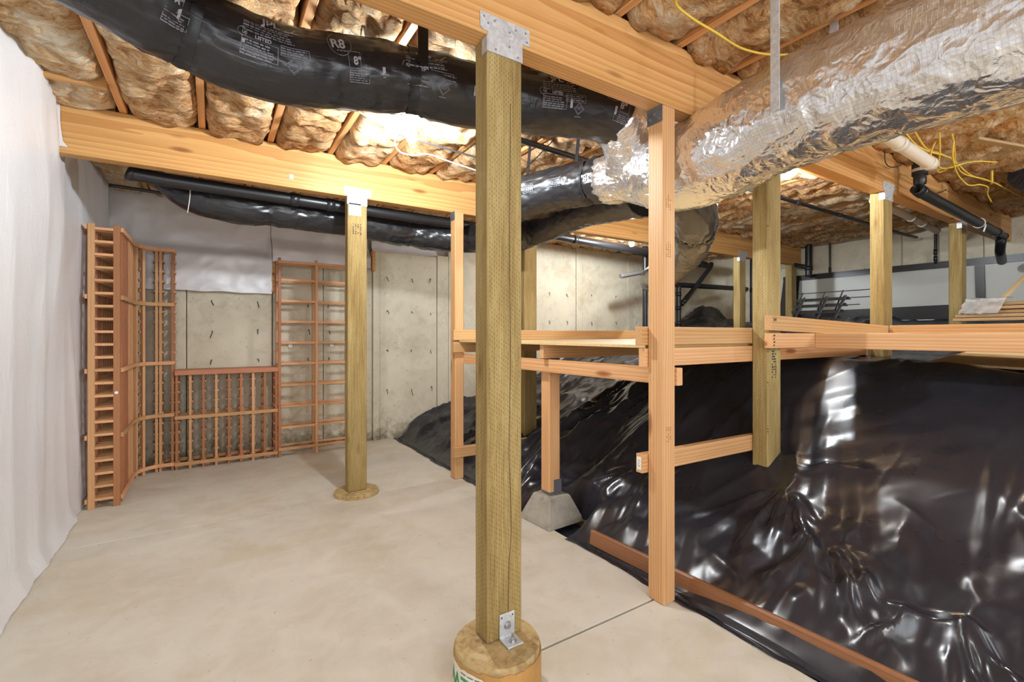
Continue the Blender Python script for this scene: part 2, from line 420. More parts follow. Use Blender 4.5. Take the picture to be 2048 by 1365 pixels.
class Tube:
    """a round duct along a smooth path; theta 0 faces the -Y side for a path running +X, 90 degrees is up"""
    def __init__(s, pts, rad, step=0.03, disp=None):
        s.c = catmull(pts, step); s.rad = rad; s.disp = disp
        s.S = [0.0]
        for a, b in zip(s.c, s.c[1:]): s.S.append(s.S[-1] + (b - a).length)
        s.L = s.S[-1]
        s.fr = []
        pb = None
        for i in range(len(s.c)):
            t = (s.c[min(i + 1, len(s.c) - 1)] - s.c[max(i - 1, 0)]).normalized()
            if pb is None:
                up = Vector((0, 0, 1)) if abs(t.z) < 0.95 else Vector((0, 1, 0))
                b = t.cross(up).normalized()
            else:
                b = (pb - t * pb.dot(t)).normalized()
            pb = b
            s.fr.append((b, b.cross(t)))
    def r(s, d):
        return s.rad(d) if callable(s.rad) else s.rad
    def at(s, d, th, off=0.0):
        d = max(0, min(s.L, d))
        i = 0
        lo, hi = 0, len(s.S) - 1
        while hi - lo > 1:
            m = (lo + hi) // 2
            if s.S[m] <= d: lo = m
            else: hi = m
        i = lo; k = (d - s.S[i]) / max(1e-6, s.S[i + 1] - s.S[i])
        c = s.c[i].lerp(s.c[i + 1], k)
        b = s.fr[i][0].lerp(s.fr[i + 1][0], k); n = s.fr[i][1].lerp(s.fr[i + 1][1], k)
        R = s.r(d) + off + (s.disp(d, th, s.L) if s.disp else 0)
        return c + b * (R * math.cos(th)) + n * (R * math.sin(th))
    def mesh(s, name, mat, parent=None, nseg=40, d0=0, d1=None, off=0.0, cap=True, post=None, dstep=None):
        d1 = s.L if d1 is None else d1
        dstep = dstep or 0.02
        nr = max(2, int((d1 - d0) / dstep) + 1)
        vs = []; fs = []; us = []
        for i in range(nr):
            d = d0 + (d1 - d0) * i / (nr - 1)
            for j in range(nseg):
                th = 2 * math.pi * j / nseg
                p = s.at(d, th, off)
                if post: p = post(p)
                vs.append(p); us.append((d, th * 0.2))
        for i in range(nr - 1):
            for j in range(nseg):
                k = (j + 1) % nseg
                fs.append((i * nseg + j, i * nseg + k, (i + 1) * nseg + k, (i + 1) * nseg + j))
        if cap:
            fs.append(tuple(range(nseg))); fs.append(tuple((nr - 1) * nseg + j for j in range(nseg))[::-1])
        me = bpy.data.meshes.new(name); me.from_pydata([tuple(v) for v in vs], [], fs)
        ul = me.uv_layers.new(name='UVMap')
        for p in me.polygons:
            p.use_smooth = len(p.vertices) == 4
            js = [v % nseg for v in p.vertices]
            wrap = 0 in js and nseg - 1 in js
            for li, v in zip(p.loop_indices, p.vertices):
                u, w = us[v]
                if wrap and v % nseg == 0: w += 2 * math.pi * 0.2
                ul.data[li].uv = (u, w)
        bm = bmesh.new(); bm.from_mesh(me); bmesh.ops.recalc_face_normals(bm, faces=bm.faces); bm.to_mesh(me); bm.free()
        return link(name, me, mat, parent)

def cable(name, pts, r, mat, parent=None, step=0.03, n=8):
    t = Tube(pts, r, step)
    return t.mesh(name, mat, parent, n, dstep=step)

_fonts = {}
def text_mesh(txt, size, ext=0.0, bold=True):
    cu = bpy.data.curves.new('t', 'FONT'); cu.body = txt; cu.size = size
    cu.align_x = 'LEFT'; cu.resolution_u = 3
    if bold: cu.offset = size * 0.025
    o = bpy.data.objects.new('t', cu); COL.objects.link(o)
    dg = bpy.context.evaluated_depsgraph_get(); dg.update()
    me = o.evaluated_get(dg).to_mesh()
    vs = [v.co.copy() for v in me.vertices]; fs = [tuple(p.vertices) for p in me.polygons]
    o.evaluated_get(dg).to_mesh_clear()
    bpy.data.objects.remove(o); bpy.data.curves.remove(cu)
    return vs, fs

def flat_text(name, txt, size, W, mat, parent):
    vs, fs = text_mesh(txt, size)
    mb = MB(); mb.add(vs, fs)
    return build(name, mb, mat, parent, W, fix=False)

def wrap_on(tube, mb, s0, th0):
    """bend flat print (x along the duct, y up round it) on to a duct"""
    out = MB(); out.f = mb.f[:]
    for x, y, z in mb.v:
        R = tube.r(s0 + x)
        out.v.append(tuple(tube.at(s0 + x, th0 + y / R, 0.0035 + z)))
    return out

def fbm(x, y, z, o=4):
    return noise.fractal(Vector((x, y, z)), 0.9, 2.1, o)

# ------------------------------------------------------------------ setting: floor, ground, walls, ceiling
XL, XS, XR = -0.80, 1.76, 7.40        # left wall, slab edge, right wall
YB, YF = 5.30, -3.0                   # back wall, wall behind the camera
ZC = 2.50                             # underside of the joists

mb = MB(); mb.box((XL, YF, -0.16), (XS - 0.03, YB + 0.1, -0.012))
floor = struct(build('floor', mb, MAT['joint']))
J1, J2 = 1.441, 3.53
def slab(y0, y1):
    mb = MB(); mb.box((XL, y0, -0.012), (XS, y1, 0))
    return build('slab', mb, MAT['floor'], floor, bevel=0.002)
slab(YF, J1 - 0.006); slab(J1 + 0.006, J2 - 0.0035); slab(J2 + 0.0035, YB + 0.05)

def sm(a, b, x):
    t = max(0.0, min(1.0, (x - a) / (b - a))); return t * t * (3 - 2 * t)

def ground_z(x, y):
    """bare earth: a bank rising to the right of the slab, with a gully and a far plateau"""
    s = 0.66 - 0.26 * sm(2.3, 3.6, y) - 0.08 * sm(3.6, 5.2, y)
    t = max(0.0, x - 1.80)
    z = s * t
    z += 0.10 * sm(4.4, 5.2, y) * sm(1.8, 2.2, x) * (1 - sm(2.4, 3.0, x))
    z -= 0.13 * math.exp(-((y - 2.62) / 0.2) ** 2) * sm(1.9, 2.3, x) * (1 - sm(3.2, 3.7, x))
    z += 0.07 * math.exp(-((y - 1.05) / 0.35) ** 2) * math.exp(-((x - 2.15) / 0.3) ** 2)
    cap = 1.03 + 0.22 * sm(4.6, 6.2, x) + 0.10 * sm(6.3, 7.2, x)
    cap -= 0.12 * (1 - sm(-0.2, 1.2, y)) * (1 - sm(3.8, 4.6, x))
    k = 0.05
    h = max(0.0, min(1.0, 0.5 + 0.5 * (cap - z) / (k * 2)))
    z = cap * (1 - h) + z * h - k * h * (1 - h)
    z += 0.30 * math.exp(-((y - 5.0) / 0.22) ** 2 - ((x - 7.2) / 0.6) ** 2)
    z += 0.02 * noise.noise(Vector((x * 1.3, y * 1.3, 3.0)))
    if x < 1.80: z -= 0.05
    return z

def frange(a, b, n): return [a + (b - a) * i / n for i in range(n + 1)]

def grid_mesh(name, xs, ys, fn, mat, parent=None, smooth=True):
    vs = [fn(x, y) for y in ys for x in xs]
    nx = len(xs)
    fs = [(j * nx + i, j * nx + i + 1, (j + 1) * nx + i + 1, (j + 1) * nx + i) for j in range(len(ys) - 1) for i in range(nx - 1)]
    mb = MB(); mb.v = vs; mb.f = fs
    return build(name, mb, mat, parent, smooth=smooth, fix=False)

gxs = frange(1.77, 4.0, 24) + frange(4.0, XR, 24)[1:]
gys = frange(YF, YB, 80)
g = grid_mesh('ground', gxs, gys, lambda x, y: (x, y, ground_z(x, y) - 0.09 - 0.06 * (x > 1.8)), MAT['dirt'])
struct(g)

# walls
mb = MB(); mb.box((XL - 0.2, YF - 0.2, -0.1), (XL, YB + 0.3, 2.8)); struct(build('wall_left', mb, MAT['wallc']))
mb = MB(); mb.box((XL, YF - 0.2, -0.1), (XR, YF, 2.8)); struct(build('wall_front', mb, MAT['white']))
mb = MB(); mb.box((XR, YF, -0.1), (XR + 0.2, YB + 0.3, 2.8)); wr = struct(build('wall_right', mb, MAT['wallc']))
mb = MB(); mb.box((XL, YB + 0.14, -0.1), (XR, YB + 0.3, 2.8)); wb = struct(build('wall_back', mb, MAT['wallc']))
def wall_panel(x0, x1, top, y=YB):
    mb = MB(); mb.box((x0 + 0.003, y, -0.06), (x1 - 0.003, YB + 0.14, top))
    return build('wall_panel', mb, MAT['wallc'], wb, bevel=0.004)
for x0, x1, top, y in ((XL, -0.2, 1.62, YB), (-0.2, 0.515, 1.62, YB), (0.515, 1.0, 1.93, YB - 0.004), (1.0, 1.52, 1.93, YB - 0.004), (1.52, 1.60, 2.13, YB - 0.03), (1.60, 2.30, 2.13, YB - 0.012),
                       (2.30, 2.45, 2.15, YB - 0.018), (2.45, 3.2, 2.47, YB - 0.012), (3.2, 4.50, 2.47, YB - 0.008), (4.50, 4.62, 2.47, YB - 0.014), (4.62, 5.56, 2.47, YB - 0.008),
                       (5.56, 6.0, 2.47, YB - 0.02), (6.0, XR, 2.47, YB - 0.008)):
    wall_panel(x0, x1, top, y)
mb = MB(); mb.box((1.50, YB - 0.09, 1.90), (1.53, YB - 0.03, 2.12)); build('form_stub', mb, MAT['joist'], wb)
mb = MB(); mb.box((0.50, YB - 0.05, 1.62), (0.53, YB, 1.93)); build('form_stub', mb, MAT['joist'], wb)
rt = random.Random(3)
def tie(x, y, z, wall, dx=0.0):
    mb = MB()
    a = Vector((x, y, z)); b = a + Vector((rt.uniform(-.012, .012) + dx, -0.012, rt.uniform(-.02, .02)))
    c = b + Vector((rt.uniform(-.02, .02), -0.004, -rt.uniform(0.02, 0.06)))
    mb.cyl(a, b, 0.0035, n=6); mb.cyl(b, c, 0.0035, n=6)
    build('form_tie', mb, MAT['ink'], wall)
for x in (0.0, 0.38, 0.85, 1.05): 
    for z in (0.95, 1.23, 1.52): tie(x, YB, z, wb)
for x in (1.68, 1.98, 2.22):
    for z in (0.55, 1.0, 1.45, 1.85): tie(x, YB - 0.013, z, wb)
for x in (4.0, 4.32, 4.8, 5.3, 5.75, 6.4):
    for z in (1.38, 1.78): tie(x, YB - 0.01, z, wb)
for x, z in ((0.66, 1.06), (1.06, 1.06), (0.66, 0.22), (1.06, 0.22)):
    mb = MB(); mb.box((x, YB - 0.03, z), (x + 0.035, YB - 0.005, z + 0.045)); build('form_clip', mb, MAT['steel'], wb)
for y0, y1 in ((YF, 0.2), (0.2, 1.6), (1.6, 2.35), (2.35, 4.1), (4.1, YB)):
    mb = MB(); mb.box((XR - 0.02, y0 + 0.004, 0), (XR, y1 - 0.004, 2.47)); build('wall_panel', mb, MAT['wallc'], wr, bevel=0.004)

# ceiling: subfloor, joists, blocking, batts
mb = MB(); mb.box((XL - 0.1, YF - 0.1, 2.78), (XR + 0.1, YB + 0.2, 2.82)); ceil = struct(build('ceiling', mb, MAT['ply']))
PITCH = 0.387
ROWS = ((-0.535, YF, 1.422), (-0.44, 1.422, 3.60), (-0.50, 3.60, YB + 0.12))
_jm = {}
def batt_mesh(key, w, L, seed):
    nx, ny = 15, max(10, int(L / 0.045))
    vs = []; fs = []
    rr = random.Random(seed)
    ph = rr.uniform(0, 50)
    seams = [rr.uniform(0.25, 0.75) * L] if L > 1.0 else []
    for j in range(ny + 1):
        v = j / ny * L
        for i in range(nx + 1):
            u = i / nx
            x = u * w
            e = abs(2 * u - 1)
            z = -0.042 * (1 - e ** 6) + 0.03 * e ** 9 + 0.02 * noise.noise(Vector((v * 1.1 + ph, ph, 3)))
            z += 0.026 * fbm(x * 6 + ph, v * 4, ph, 4)
            rd = 1 - abs(noise.noise(Vector((x * 5 + ph, v * 11 + 0.8 * noise.noise(Vector((x * 4, v * 3, ph))), ph))))
            z += 0.034 * rd ** 4 - 0.010
            z += 0.016 * (1 - abs(noise.noise(Vector((x * 10 + ph, v * 20, ph + 3))))) ** 4
            for sv in seams: z += 0.045 * math.exp(-((v - sv - 0.04 * noise.noise(Vector((x * 9, ph, 0)))) / 0.018) ** 2)
            xx = x + 0.022 * noise.noise(Vector((v * 7, ph, u))) * (0.3 if 0 < i < nx else 1)
            vs.append((xx, v, z))
    n1 = nx + 1
    for j in range(ny):
        for i in range(nx):
            fs.append((j * n1 + i, (j + 1) * n1 + i, (j + 1) * n1 + i + 1, j * n1 + i + 1))
    # skirts up to the subfloor
    rim = [i for i in range(n1)] + [j * n1 + nx for j in range(1, ny + 1)] + [ny * n1 + i for i in range(nx - 1, -1, -1)] + [j * n1 for j in range(ny - 1, 0, -1)]
    o = len(vs)
    for k in rim: vs.append((vs[k][0], vs[k][1], 0.2))
    m = len(rim)
    for k in range(m): fs.append((rim[k], rim[(k + 1) % m], o + (k + 1) % m, o + k))
    fs.append(tuple(o + k for k in range(m))[::-1])
    me = bpy.data.meshes.new(key); me.from_pydata(vs, [], fs)
    for p in me.polygons: p.use_smooth = True
    me.materials.append(MAT['batt'])
    return me
rb = random.Random(11)
for ri, (xo, y0, y1) in enumerate(ROWS):
    ga = 0.0 if ri == 0 else 0.05
    L = y1 - y0
    k = 0
    xs = []
    while xo + PITCH * k < XR - 0.05:
        xs.append(xo + PITCH * k); k += 1
    jme = None
    for x in xs:
        if jme is None:
            o = lumber('joist', (x, y0 + 0.002, (ZC + 2.78) / 2 + 0.0), (x, y1 - 0.002, (ZC + 2.78) / 2), 0.038, 2.775 - ZC, MAT['joist'], ceil); jme = o.data
        else:
            link('joist', jme, None, ceil, axis_matrix((x, y0 + 0.002, (ZC + 2.78) / 2), (x, y1 - 0.002, (ZC + 2.78) / 2)))
    edges = [XL + 0.01] + xs + [XR]
    lead = (y0 + 0.0, y1)
    by0 = y0 + (0.05 if ri else 0); by1 = y1 - 0.05
    bl = by1 - by0
    variants = {}
    for a, b in zip(edges, edges[1:]):
        w = b - a - 0.042
        if w < 0.06: continue
        segs = [(by0, bl)]
        if ri == 1 and a < -0.7: segs = [(by0, 3.185 - by0), (3.23, by1 - 3.23)]
        for sy, sl in segs:
            if abs(w - (PITCH - 0.042)) < 0.01 and len(segs) == 1:
                vi = rb.randrange(7)
                if vi not in variants: variants[vi] = batt_mesh('insulation_batt', w, sl, 100 * ri + vi)
                me = variants[vi]
            else:
                me = batt_mesh('insulation_batt', w, sl, rb.randrange(9999))
            link('insulation_batt', me, None, ceil, Matrix.Translation((a + 0.021, sy, ZC + 0.005 + rb.uniform(-0.012, 0.014))))
lumber('blocking', (XL + 0.02, 3.207, ZC + 0.095), (-0.46, 3.207, ZC + 0.095), 0.038, 0.24, MAT['joist'], ceil)
lumber('sill_strip', (XL + 0.02, YF, ZC + 0.02), (XL + 0.02, YB, ZC + 0.02), 0.04, 0.04, MAT['joist'], ceil)

# ------------------------------------------------------------------ beams and posts
b1 = lumber('glulam_beam', (XL + 0.06, 1.4225, 2.3565), (XR - 0.03, 1.4225, 2.3565), 0.089, 0.287, MAT['glulam'], bevel=0.004)
tag(b1, 'long pale fir beam overhead on the near post, crossing under the black duct and over the silver duct', 'beam')
b2 = lumber('glulam_beam', (XL + 0.06, 3.6005, 2.3565), (XR - 0.03, 3.6005, 2.3565), 0.089, 0.287, MAT['glulam'], bevel=0.004)
tag(b2, 'long pale fir beam farther back, above the wine racks and behind the lit bulb', 'beam')
mb = MB(); mb.box((0.45, 3.5525, 2.272), (0.475, 3.5555, 2.302)); build('paper_tag', mb, MAT['paper'], b2)

def nails(mb, pts, y):
    for x, z in pts: mb.cyl((x, y, z), (x, y - 0.003, z), 0.0042, 0.0032, 8)

def post_cap(t, x0, x1, yf, zb):
    """T-shaped steel cap plate on the front of a post, lapping on to the beam"""
    w0, w1 = x0 - 0.03, x1 + 0.03
    poly = [(x0, zb - 0.058), (x1, zb - 0.058), (x1, zb + 0.008), (w1, zb + 0.008), (w1, zb + 0.068), (w0, zb + 0.068), (w0, zb + 0.018), (w0 + 0.012, zb + 0.008), (x0, zb + 0.008)]
    mb = MB(); mb.prism(poly, 'y', yf - 0.004, yf - 0.001)
    mb.box((x0 - 0.004, yf - 0.004, zb - 0.058), (x0 - 0.001, yf + 0.032, zb - 0.004))
    cap = build('post_cap', mb, MAT['steel'], t)
    mb = MB()
    nails(mb, [(w0 + .014, zb + .052), (w0 + .055, zb + .05), (w1 - .06, zb + .046), (w1 - .018, zb + .05), (w1 - .012, zb + .02), (x0 + .03, zb - .045), (x1 - .02, zb - .045), (x1 - .055, zb - .02), (x1 - .055, zb + .03), (w0 + .03, zb + .034)], yf - 0.004)
    stuff(build('nail_heads', mb, MAT['bolt'], cap))

def timber_post(label, x0, x1, y0, y1, z0, z1, mat, group=None, bevel=0.006):
    cx, cy = (x0 + x1) / 2, (y0 + y1) / 2
    t = thing('timber_post', label, 'post', (cx, cy, z0), group)
    lumber('timber', (cx, cy, z0), (cx, cy, z1), x1 - x0, y1 - y0, mat, t, up=(0, 1, 0), bevel=bevel)
    return t
ZB = 2.213
FY = 1.378
# axis_matrix for vertical sticks: local Y -> world X, local Z -> world Y
p1 = timber_post('thick greenish treated post in front on the round concrete pier', 0.783, 0.923, FY, FY + 0.089, 0.149, ZB, MAT['treated'], bevel=0.005)
post_cap(p1, 0.783, 0.923, FY, ZB)
mb = MB(); mb.prism([(FY - 0.001, 0.149), (FY - 0.001, 0.236), (FY - 0.006, 0.236), (FY - 0.006, 0.156), (FY - 0.062, 0.156), (FY - 0.062, 0.15)], 'x', 0.828, 0.889)
ab = build('angle_bracket', mb, MAT['steel'], p1, bevel=0.0015)
mb = MB()
mb.cyl((0.858, FY - 0.006, 0.195), (0.858, FY - 0.018, 0.195), 0.009, n=6); mb.cyl((0.858, FY - 0.006, 0.195), (0.858, FY - 0.008, 0.195), 0.014, n=16)
build('bolt', mb, MAT['bolt'], ab)
mb = MB()
mb.cyl((0.860, FY - 0.038, 0.156), (0.860, FY - 0.038, 0.158), 0.014, n=16); mb.cyl((0.860, FY - 0.038, 0.157), (0.860, FY - 0.038, 0.168), 0.009, n=6); mb.cyl((0.860, FY - 0.038, 0.168), (0.860, FY - 0.038, 0.184), 0.005, n=10)
build('bolt', mb, MAT['bolt'], ab)
mb = MB()
for x in (0.836, 0.88): mb.cyl((x, FY - 0.0055, 0.225), (x, FY - 0.0068, 0.225), 0.0028, n=8)
stuff(build('nail_holes', mb, MAT['strap'], ab))
# long drying check in the near post
mb = MB(); pts = [(0.874, 2.0), (0.871, 1.55), (0.874, 1.1), (0.869, 0.78), (0.879, 0.52), (0.869, 0.40), (0.865, 0.24)]
for (xa, za), (xb, zb) in zip(pts, pts[1:]): mb.add([(xa - .0011, FY - .0004, za), (xa + .0011, FY - .0004, za), (xb + .0011, FY - .0004, zb), (xb - .0011, FY - .0004, zb)], [(0, 1, 2, 3)])
build('drying_crack', mb, MAT['ink'], p1, fix=False)

p2 = timber_post('treated post on a low round concrete disc before the open shelf rack', 0.84, 0.98, 3.553, 3.642, 0.03, ZB, MAT['treated'])
post_cap(p2, 0.84, 0.98, 3.553, ZB)
mb = MB(); mb.box((0.845, 3.549, 2.075), (0.935, 3.5515, 2.165)); build('paper_label', mb, MAT['paper'], p2)
mb = MB()
for k in range(4):
    zt = 2.01
    for q in range(9):
        if rt.random() < 0.8: mb.box((0.875 + k * 0.018, 3.551, zt - q * 0.009), (0.875 + k * 0.018 + rt.uniform(.004, .009), 3.5528, zt - q * 0.009 + 0.006))
stuff(build('ink_stamp', mb, MAT['ink'], p2))

p3 = timber_post('pale untreated fir post on the slab edge in front of the silver duct', 1.672, 1.752, FY, FY + 0.089, 0.0, ZB, MAT['fir'])
mb = MB(); mb.box((1.667, FY + 0.004, 2.14), (1.671, FY + 0.088, 2.212)); pl = build('side_plate', mb, MAT['steeldark'], p3)
mb = MB()
for y, z in ((1.40, 2.155), (1.425, 2.18), (1.45, 2.165)): mb.cyl((1.667, y, z), (1.662, y, z), 0.006, n=8)
stuff(build('nail_heads', mb, MAT['bolt'], pl))
mb = MB()
for zt in (1.81, 1.60, 0.78):
    for k in range(3):
        for q in range(7):
            if rt.random() < 0.75: mb.box((1.690 + k * 0.012, FY - 0.0012, zt - q * 0.010), (1.690 + k * 0.012 + rt.uniform(.003, .007), FY - 0.0002, zt - q * 0.010 + 0.006))
stuff(build('ink_stamp', mb, MAT['stamp'], p3))
p4 = timber_post('slim untreated fir post far back on the slab edge, left end of the platform', 1.682, 1.762, 3.497, 3.586, 0.0, ZB, MAT['fir'])
mb = MB(); mb.box((1.677, 3.50, 2.14), (1.681, 3.58, 2.21)); build('side_plate', mb, MAT['steeldark'], p4)
p5 = timber_post('treated post with its foot in the black plastic right of the fir post', 2.51, 2.64, FY, FY + 0.089, 0.42, ZB - 0.004, MAT['treated'])
mb = MB()
for k in range(3):
    for q in range(11):
        if rt.random() < 0.7: mb.box((2.548 + k * 0.016, FY - 0.0012, 1.10 - q * 0.014), (2.548 + k * 0.016 + rt.uniform(.004, .012), FY - 0.0002, 1.10 - q * 0.014 + 0.009))
stuff(build('ink_stamp', mb, MAT['ink'], p5))
p7 = timber_post('treated post under the right part of the near beam, second from the right wall', 4.015, 4.155, FY, FY + 0.089, 0.9, ZB, MAT['treated'])
post_cap(p7, 4.015, 4.155, FY, ZB)
p8 = timber_post('treated post at the far right of the near beam, close to the silver-faced board', 5.69, 5.83, FY, FY + 0.089, 1.1, ZB, MAT['treated'])
post_cap(p8, 5.69, 5.83, FY, ZB)
p6b = timber_post('treated post mostly hidden behind the near post, under the far beam', 2.41, 2.55, 3.556, 3.645, 0.12, ZB, MAT['treated'])
p9 = timber_post('short pale treated post under the far beam beside the black drain pipes', 5.80, 5.94, 3.556, 3.645, 1.1, ZB, MAT['treated'])
post_cap(p9, 5.80, 5.94, 3.556, ZB)
p10 = timber_post('stub of post under the far end of the far beam at the right wall', 7.10, 7.24, 3.556, 3.645, 1.2, ZB, MAT['treated'])

# round piers
def lathe(prof, n=48, c=(0, 0)):
    mb = MB(); m = len(prof)
    vs = []
    for r, z in prof:
        for i in range(n):
            a = 2 * math.pi * i / n
            rr = r + (0.0025 * noise.noise(Vector((math.cos(a) * 4, math.sin(a) * 4, z * 9))) if r > 0.01 else 0)
            vs.append((c[0] + rr * math.cos(a), c[1] + rr * math.sin(a), z))
    fs = [(k * n + i, k * n + (i + 1) % n, (k + 1) * n + (i + 1) % n, (k + 1) * n + i) for k in range(m - 1) for i in range(n)]
    fs.append(tuple(range(n))[::-1]); fs.append(tuple((m - 1) * n + i for i in range(n)))
    mb.add(vs, fs); return mb
PC = (0.826, 1.385)
pier = thing('concrete_pier', 'round tan concrete pier with torn paper form under the near post', 'pier', (PC[0], PC[1], 0))
build('pier_core', lathe([(0.147, 0.0), (0.147, 0.138), (0.143, 0.148)], c=PC), MAT['pier'], pier)
# torn cardboard form round it: height varies
mb = MB(); n = 96; vs = []
for i in range(n):
    a = 2 * math.pi * i / n
    h = 0.128 + 0.008 * noise.noise(Vector((math.cos(a) * 5, math.sin(a) * 5, 1))) + 0.004 * noise.noise(Vector((math.cos(a) * 19, math.sin(a) * 19, 1)))
    for r, z in ((0.1475, 0), (0.1505, 0), (0.1505, h), (0.1475, h)): vs.append((PC[0] + r * math.cos(a), PC[1] + r * math.sin(a), z))
fs = []
for i in range(n):
    j = (i + 1) % n
    for k in range(4): fs.append((i * 4 + k, i * 4 + (k + 1) % 4, j * 4 + (k + 1) % 4, j * 4 + k))
mb.add(vs, fs); form = build('cardboard_form', mb, MAT['tube'], pier)
def on_pier(u, v, off): # u metres to the right seen from outside, from the facing direction; v up
    a = math.radians(-121) + u / 0.1515
    return (PC[0] + (0.1512 + off) * math.cos(a), PC[1] + (0.1512 + off) * math.sin(a), v)
mb = MB(); us = frange(-0.22, 0.0, 26); vs = []; fs = []
for u in us:
    top = 0.120 + 0.010 * noise.noise(Vector((u * 40, 2, 0))) - 0.055 * sm(-0.06, 0.0, u)
    vs += [on_pier(u, 0.0, 0), on_pier(u, max(0.02, top), 0)]
for i in range(len(us) - 1): fs.append((2 * i, 2 * i + 2, 2 * i + 3, 2 * i + 1))
mb.add(vs, fs); band = build('printed_band', mb, MAT['tubewhite'], form, fix=False)
tv, tf = text_mesh('NEW', 0.078)
wd = max(v.x for v in tv); ht = max(v.y for v in tv)
mb = MB(); mb.add([on_pier(-0.035 - v.x, 0.094 - v.y, 0.0012) for v in tv], tf)
build('green_lettering', mb, MAT['green'], form, fix=False)
mb = MB()
for q in range(14):
    if q % 5 != 4: mb.add([on_pier(-0.055 - q * 0.006 + a, 0.106 + b, 0.001) for a, b in ((0, 0), (.004, 0), (.004, .004), (0, .004))], [(0, 1, 2, 3)])
stuff(build('small_print', mb, MAT['ink'], form, fix=False))
disc = build('concrete_pier', lathe([(0.163, 0.0), (0.16, 0.022), (0.154, 0.03)], c=(0.915, 3.60)), MAT['pier'])
tag(disc, 'low round concrete disc flush with the floor under the back left post', 'pier')

# short post on a cast pier block
pb = thing('pier_block', 'grey cast concrete pier block at the slab edge with a post on top', 'block', (1.85, 2.42, 0))
mb = MB()
def sq(h, z, rot=0.06): return [(1.85 + h * (math.cos(rot) * a - math.sin(rot) * b), 2.42 + h * (math.sin(rot) * a + math.cos(rot) * b), z) for a, b in ((-1, -1), (1, -1), (1, 1), (-1, 1))]
vs = sq(0.145, 0.0) + sq(0.14, 0.03) + sq(0.085, 0.165) + sq(0.075, 0.172)
fs = [(3, 2, 1, 0), (12, 13, 14, 15)] + [(k * 4 + i, k * 4 + (i + 1) % 4, (k + 1) * 4 + (i + 1) % 4, (k + 1) * 4 + i) for k in range(3) for i in range(4)]
mb.add(vs, fs); build('block', mb, MAT['block'], pb, bevel=0.004)
mb = MB(); mb.box((1.815, 2.375, 0.172), (1.895, 2.455, 0.176)); build('socket_plate', mb, MAT['steeldark'], pb)
sp = timber_post('short fir post standing on the grey pier block under the platform', 1.795, 1.884, 2.37, 2.459, 0.19, 1.045, MAT['fir'])
mb = MB(); mb.box((1.80, 2.375, 0.176), (1.88, 2.455, 0.189)); mb.cyl((1.84, 2.40, 0.165), (1.84, 2.40, 0.19), 0.012); mb.box((1.83, 2.364, 0.19), (1.886, 2.3685, 0.27)); mb.box((1.886, 2.364, 0.19), (1.889, 2.44, 0.27))
build('base_bracket', mb, MAT['steeldark'], sp)
mb = MB(); mb.prism([(1.805, 1.0), (1.875, 1.0), (1.875, 1.10), (1.86, 1.125), (1.82, 1.125), (1.805, 1.10)], 'y', 2.364, 2.368); build('top_bracket', mb, MAT['steeldark'], sp)

# ------------------------------------------------------------------ storage platform
pf = thing('storage_platform', 'raised storage platform of fir two by fours and plywood over the black plastic', 'platform', (2.6, 2.4, 1.1))
F = MAT['fir']
def rail(p0, p1, h=0.085, w=0.038, name='rail', m=F): return lumber(name, p0, p1, w, h, m, pf, bevel=0.002)
rail((1.632, 1.487, 1.190), (2.65, 1.487, 1.190)); rail((1.655, 1.487, 1.090), (4.0, 1.487, 1.090))
rail((1.650, 3.477, 1.190), (4.0, 3.477, 1.190)); rail((1.650, 3.477, 1.090), (4.0, 3.477, 1.090))
rail((1.72, 2.35, 1.090), (4.0, 2.35, 1.090), name='joist')
rail((1.773, 1.37, 1.006), (1.773, 3.60, 0.994), 0.079)
mb = MB(); mb.box((1.70, 1.507, 1.1335), (4.0, 3.457, 1.147)); build('plywood_deck', mb, MAT['ply'], pf)
rail((1.66, 3.477, 0.232), (2.5, 3.477, 0.222), name='brace')
br = rail((1.638, 1.487, 0.610), (2.56, 1.487, 0.597), name='brace')
mb = MB(); mb.box((1.6365, 1.475, 0.582), (1.6378, 1.499, 0.640)); lb = build('paper_label', mb, MAT['paper'], br)
mb = MB()
for q in range(3): mb.beam((1.6362, 1.481 + 0.004 * (q % 2), 0.596 + q * 0.012), (1.6362, 1.491, 0.602 + q * 0.012), 0.0008, 0.002)
stuff(build('ink_stamp', mb, MAT['ink'], lb))
rail((2.47, 1.358, 1.258), (3.97, 1.358, 1.216), 0.080); rail((2.47, 1.358, 1.163), (2.97, 1.358, 1.163), 0.080)
rail((2.95, 1.338, 1.160), (2.95, -1.2, 1.166), 0.088); rail((4.0, 1.338, 1.214), (4.0, -1.2, 1.228), 0.088)
rail((2.97, 0.3, 1.09), (3.98, 0.3, 1.09), name='joist')
mb = MB(); mb.box((2.97, -1.2, 1.1335), (3.98, 1.338, 1.147)); build('plywood_deck', mb, MAT['ply'], pf)
W = axis_matrix((2.49, 1.3385, 1.266), (2.6, 1.3385, 1.263)) @ Matrix.Rotation(math.radians(90), 4, 'X')
flat_text('pencil_mark', '64', 0.03, W, MAT['ink'], pf)
mb = MB()
for q in range(4): mb.box((2.492, 1.3382, 1.135 + q * 0.017), (2.502 + 0.004 * (q % 2), 1.3388, 1.144 + q * 0.017))
stuff(build('ink_stamp', mb, MAT['ink'], pf))

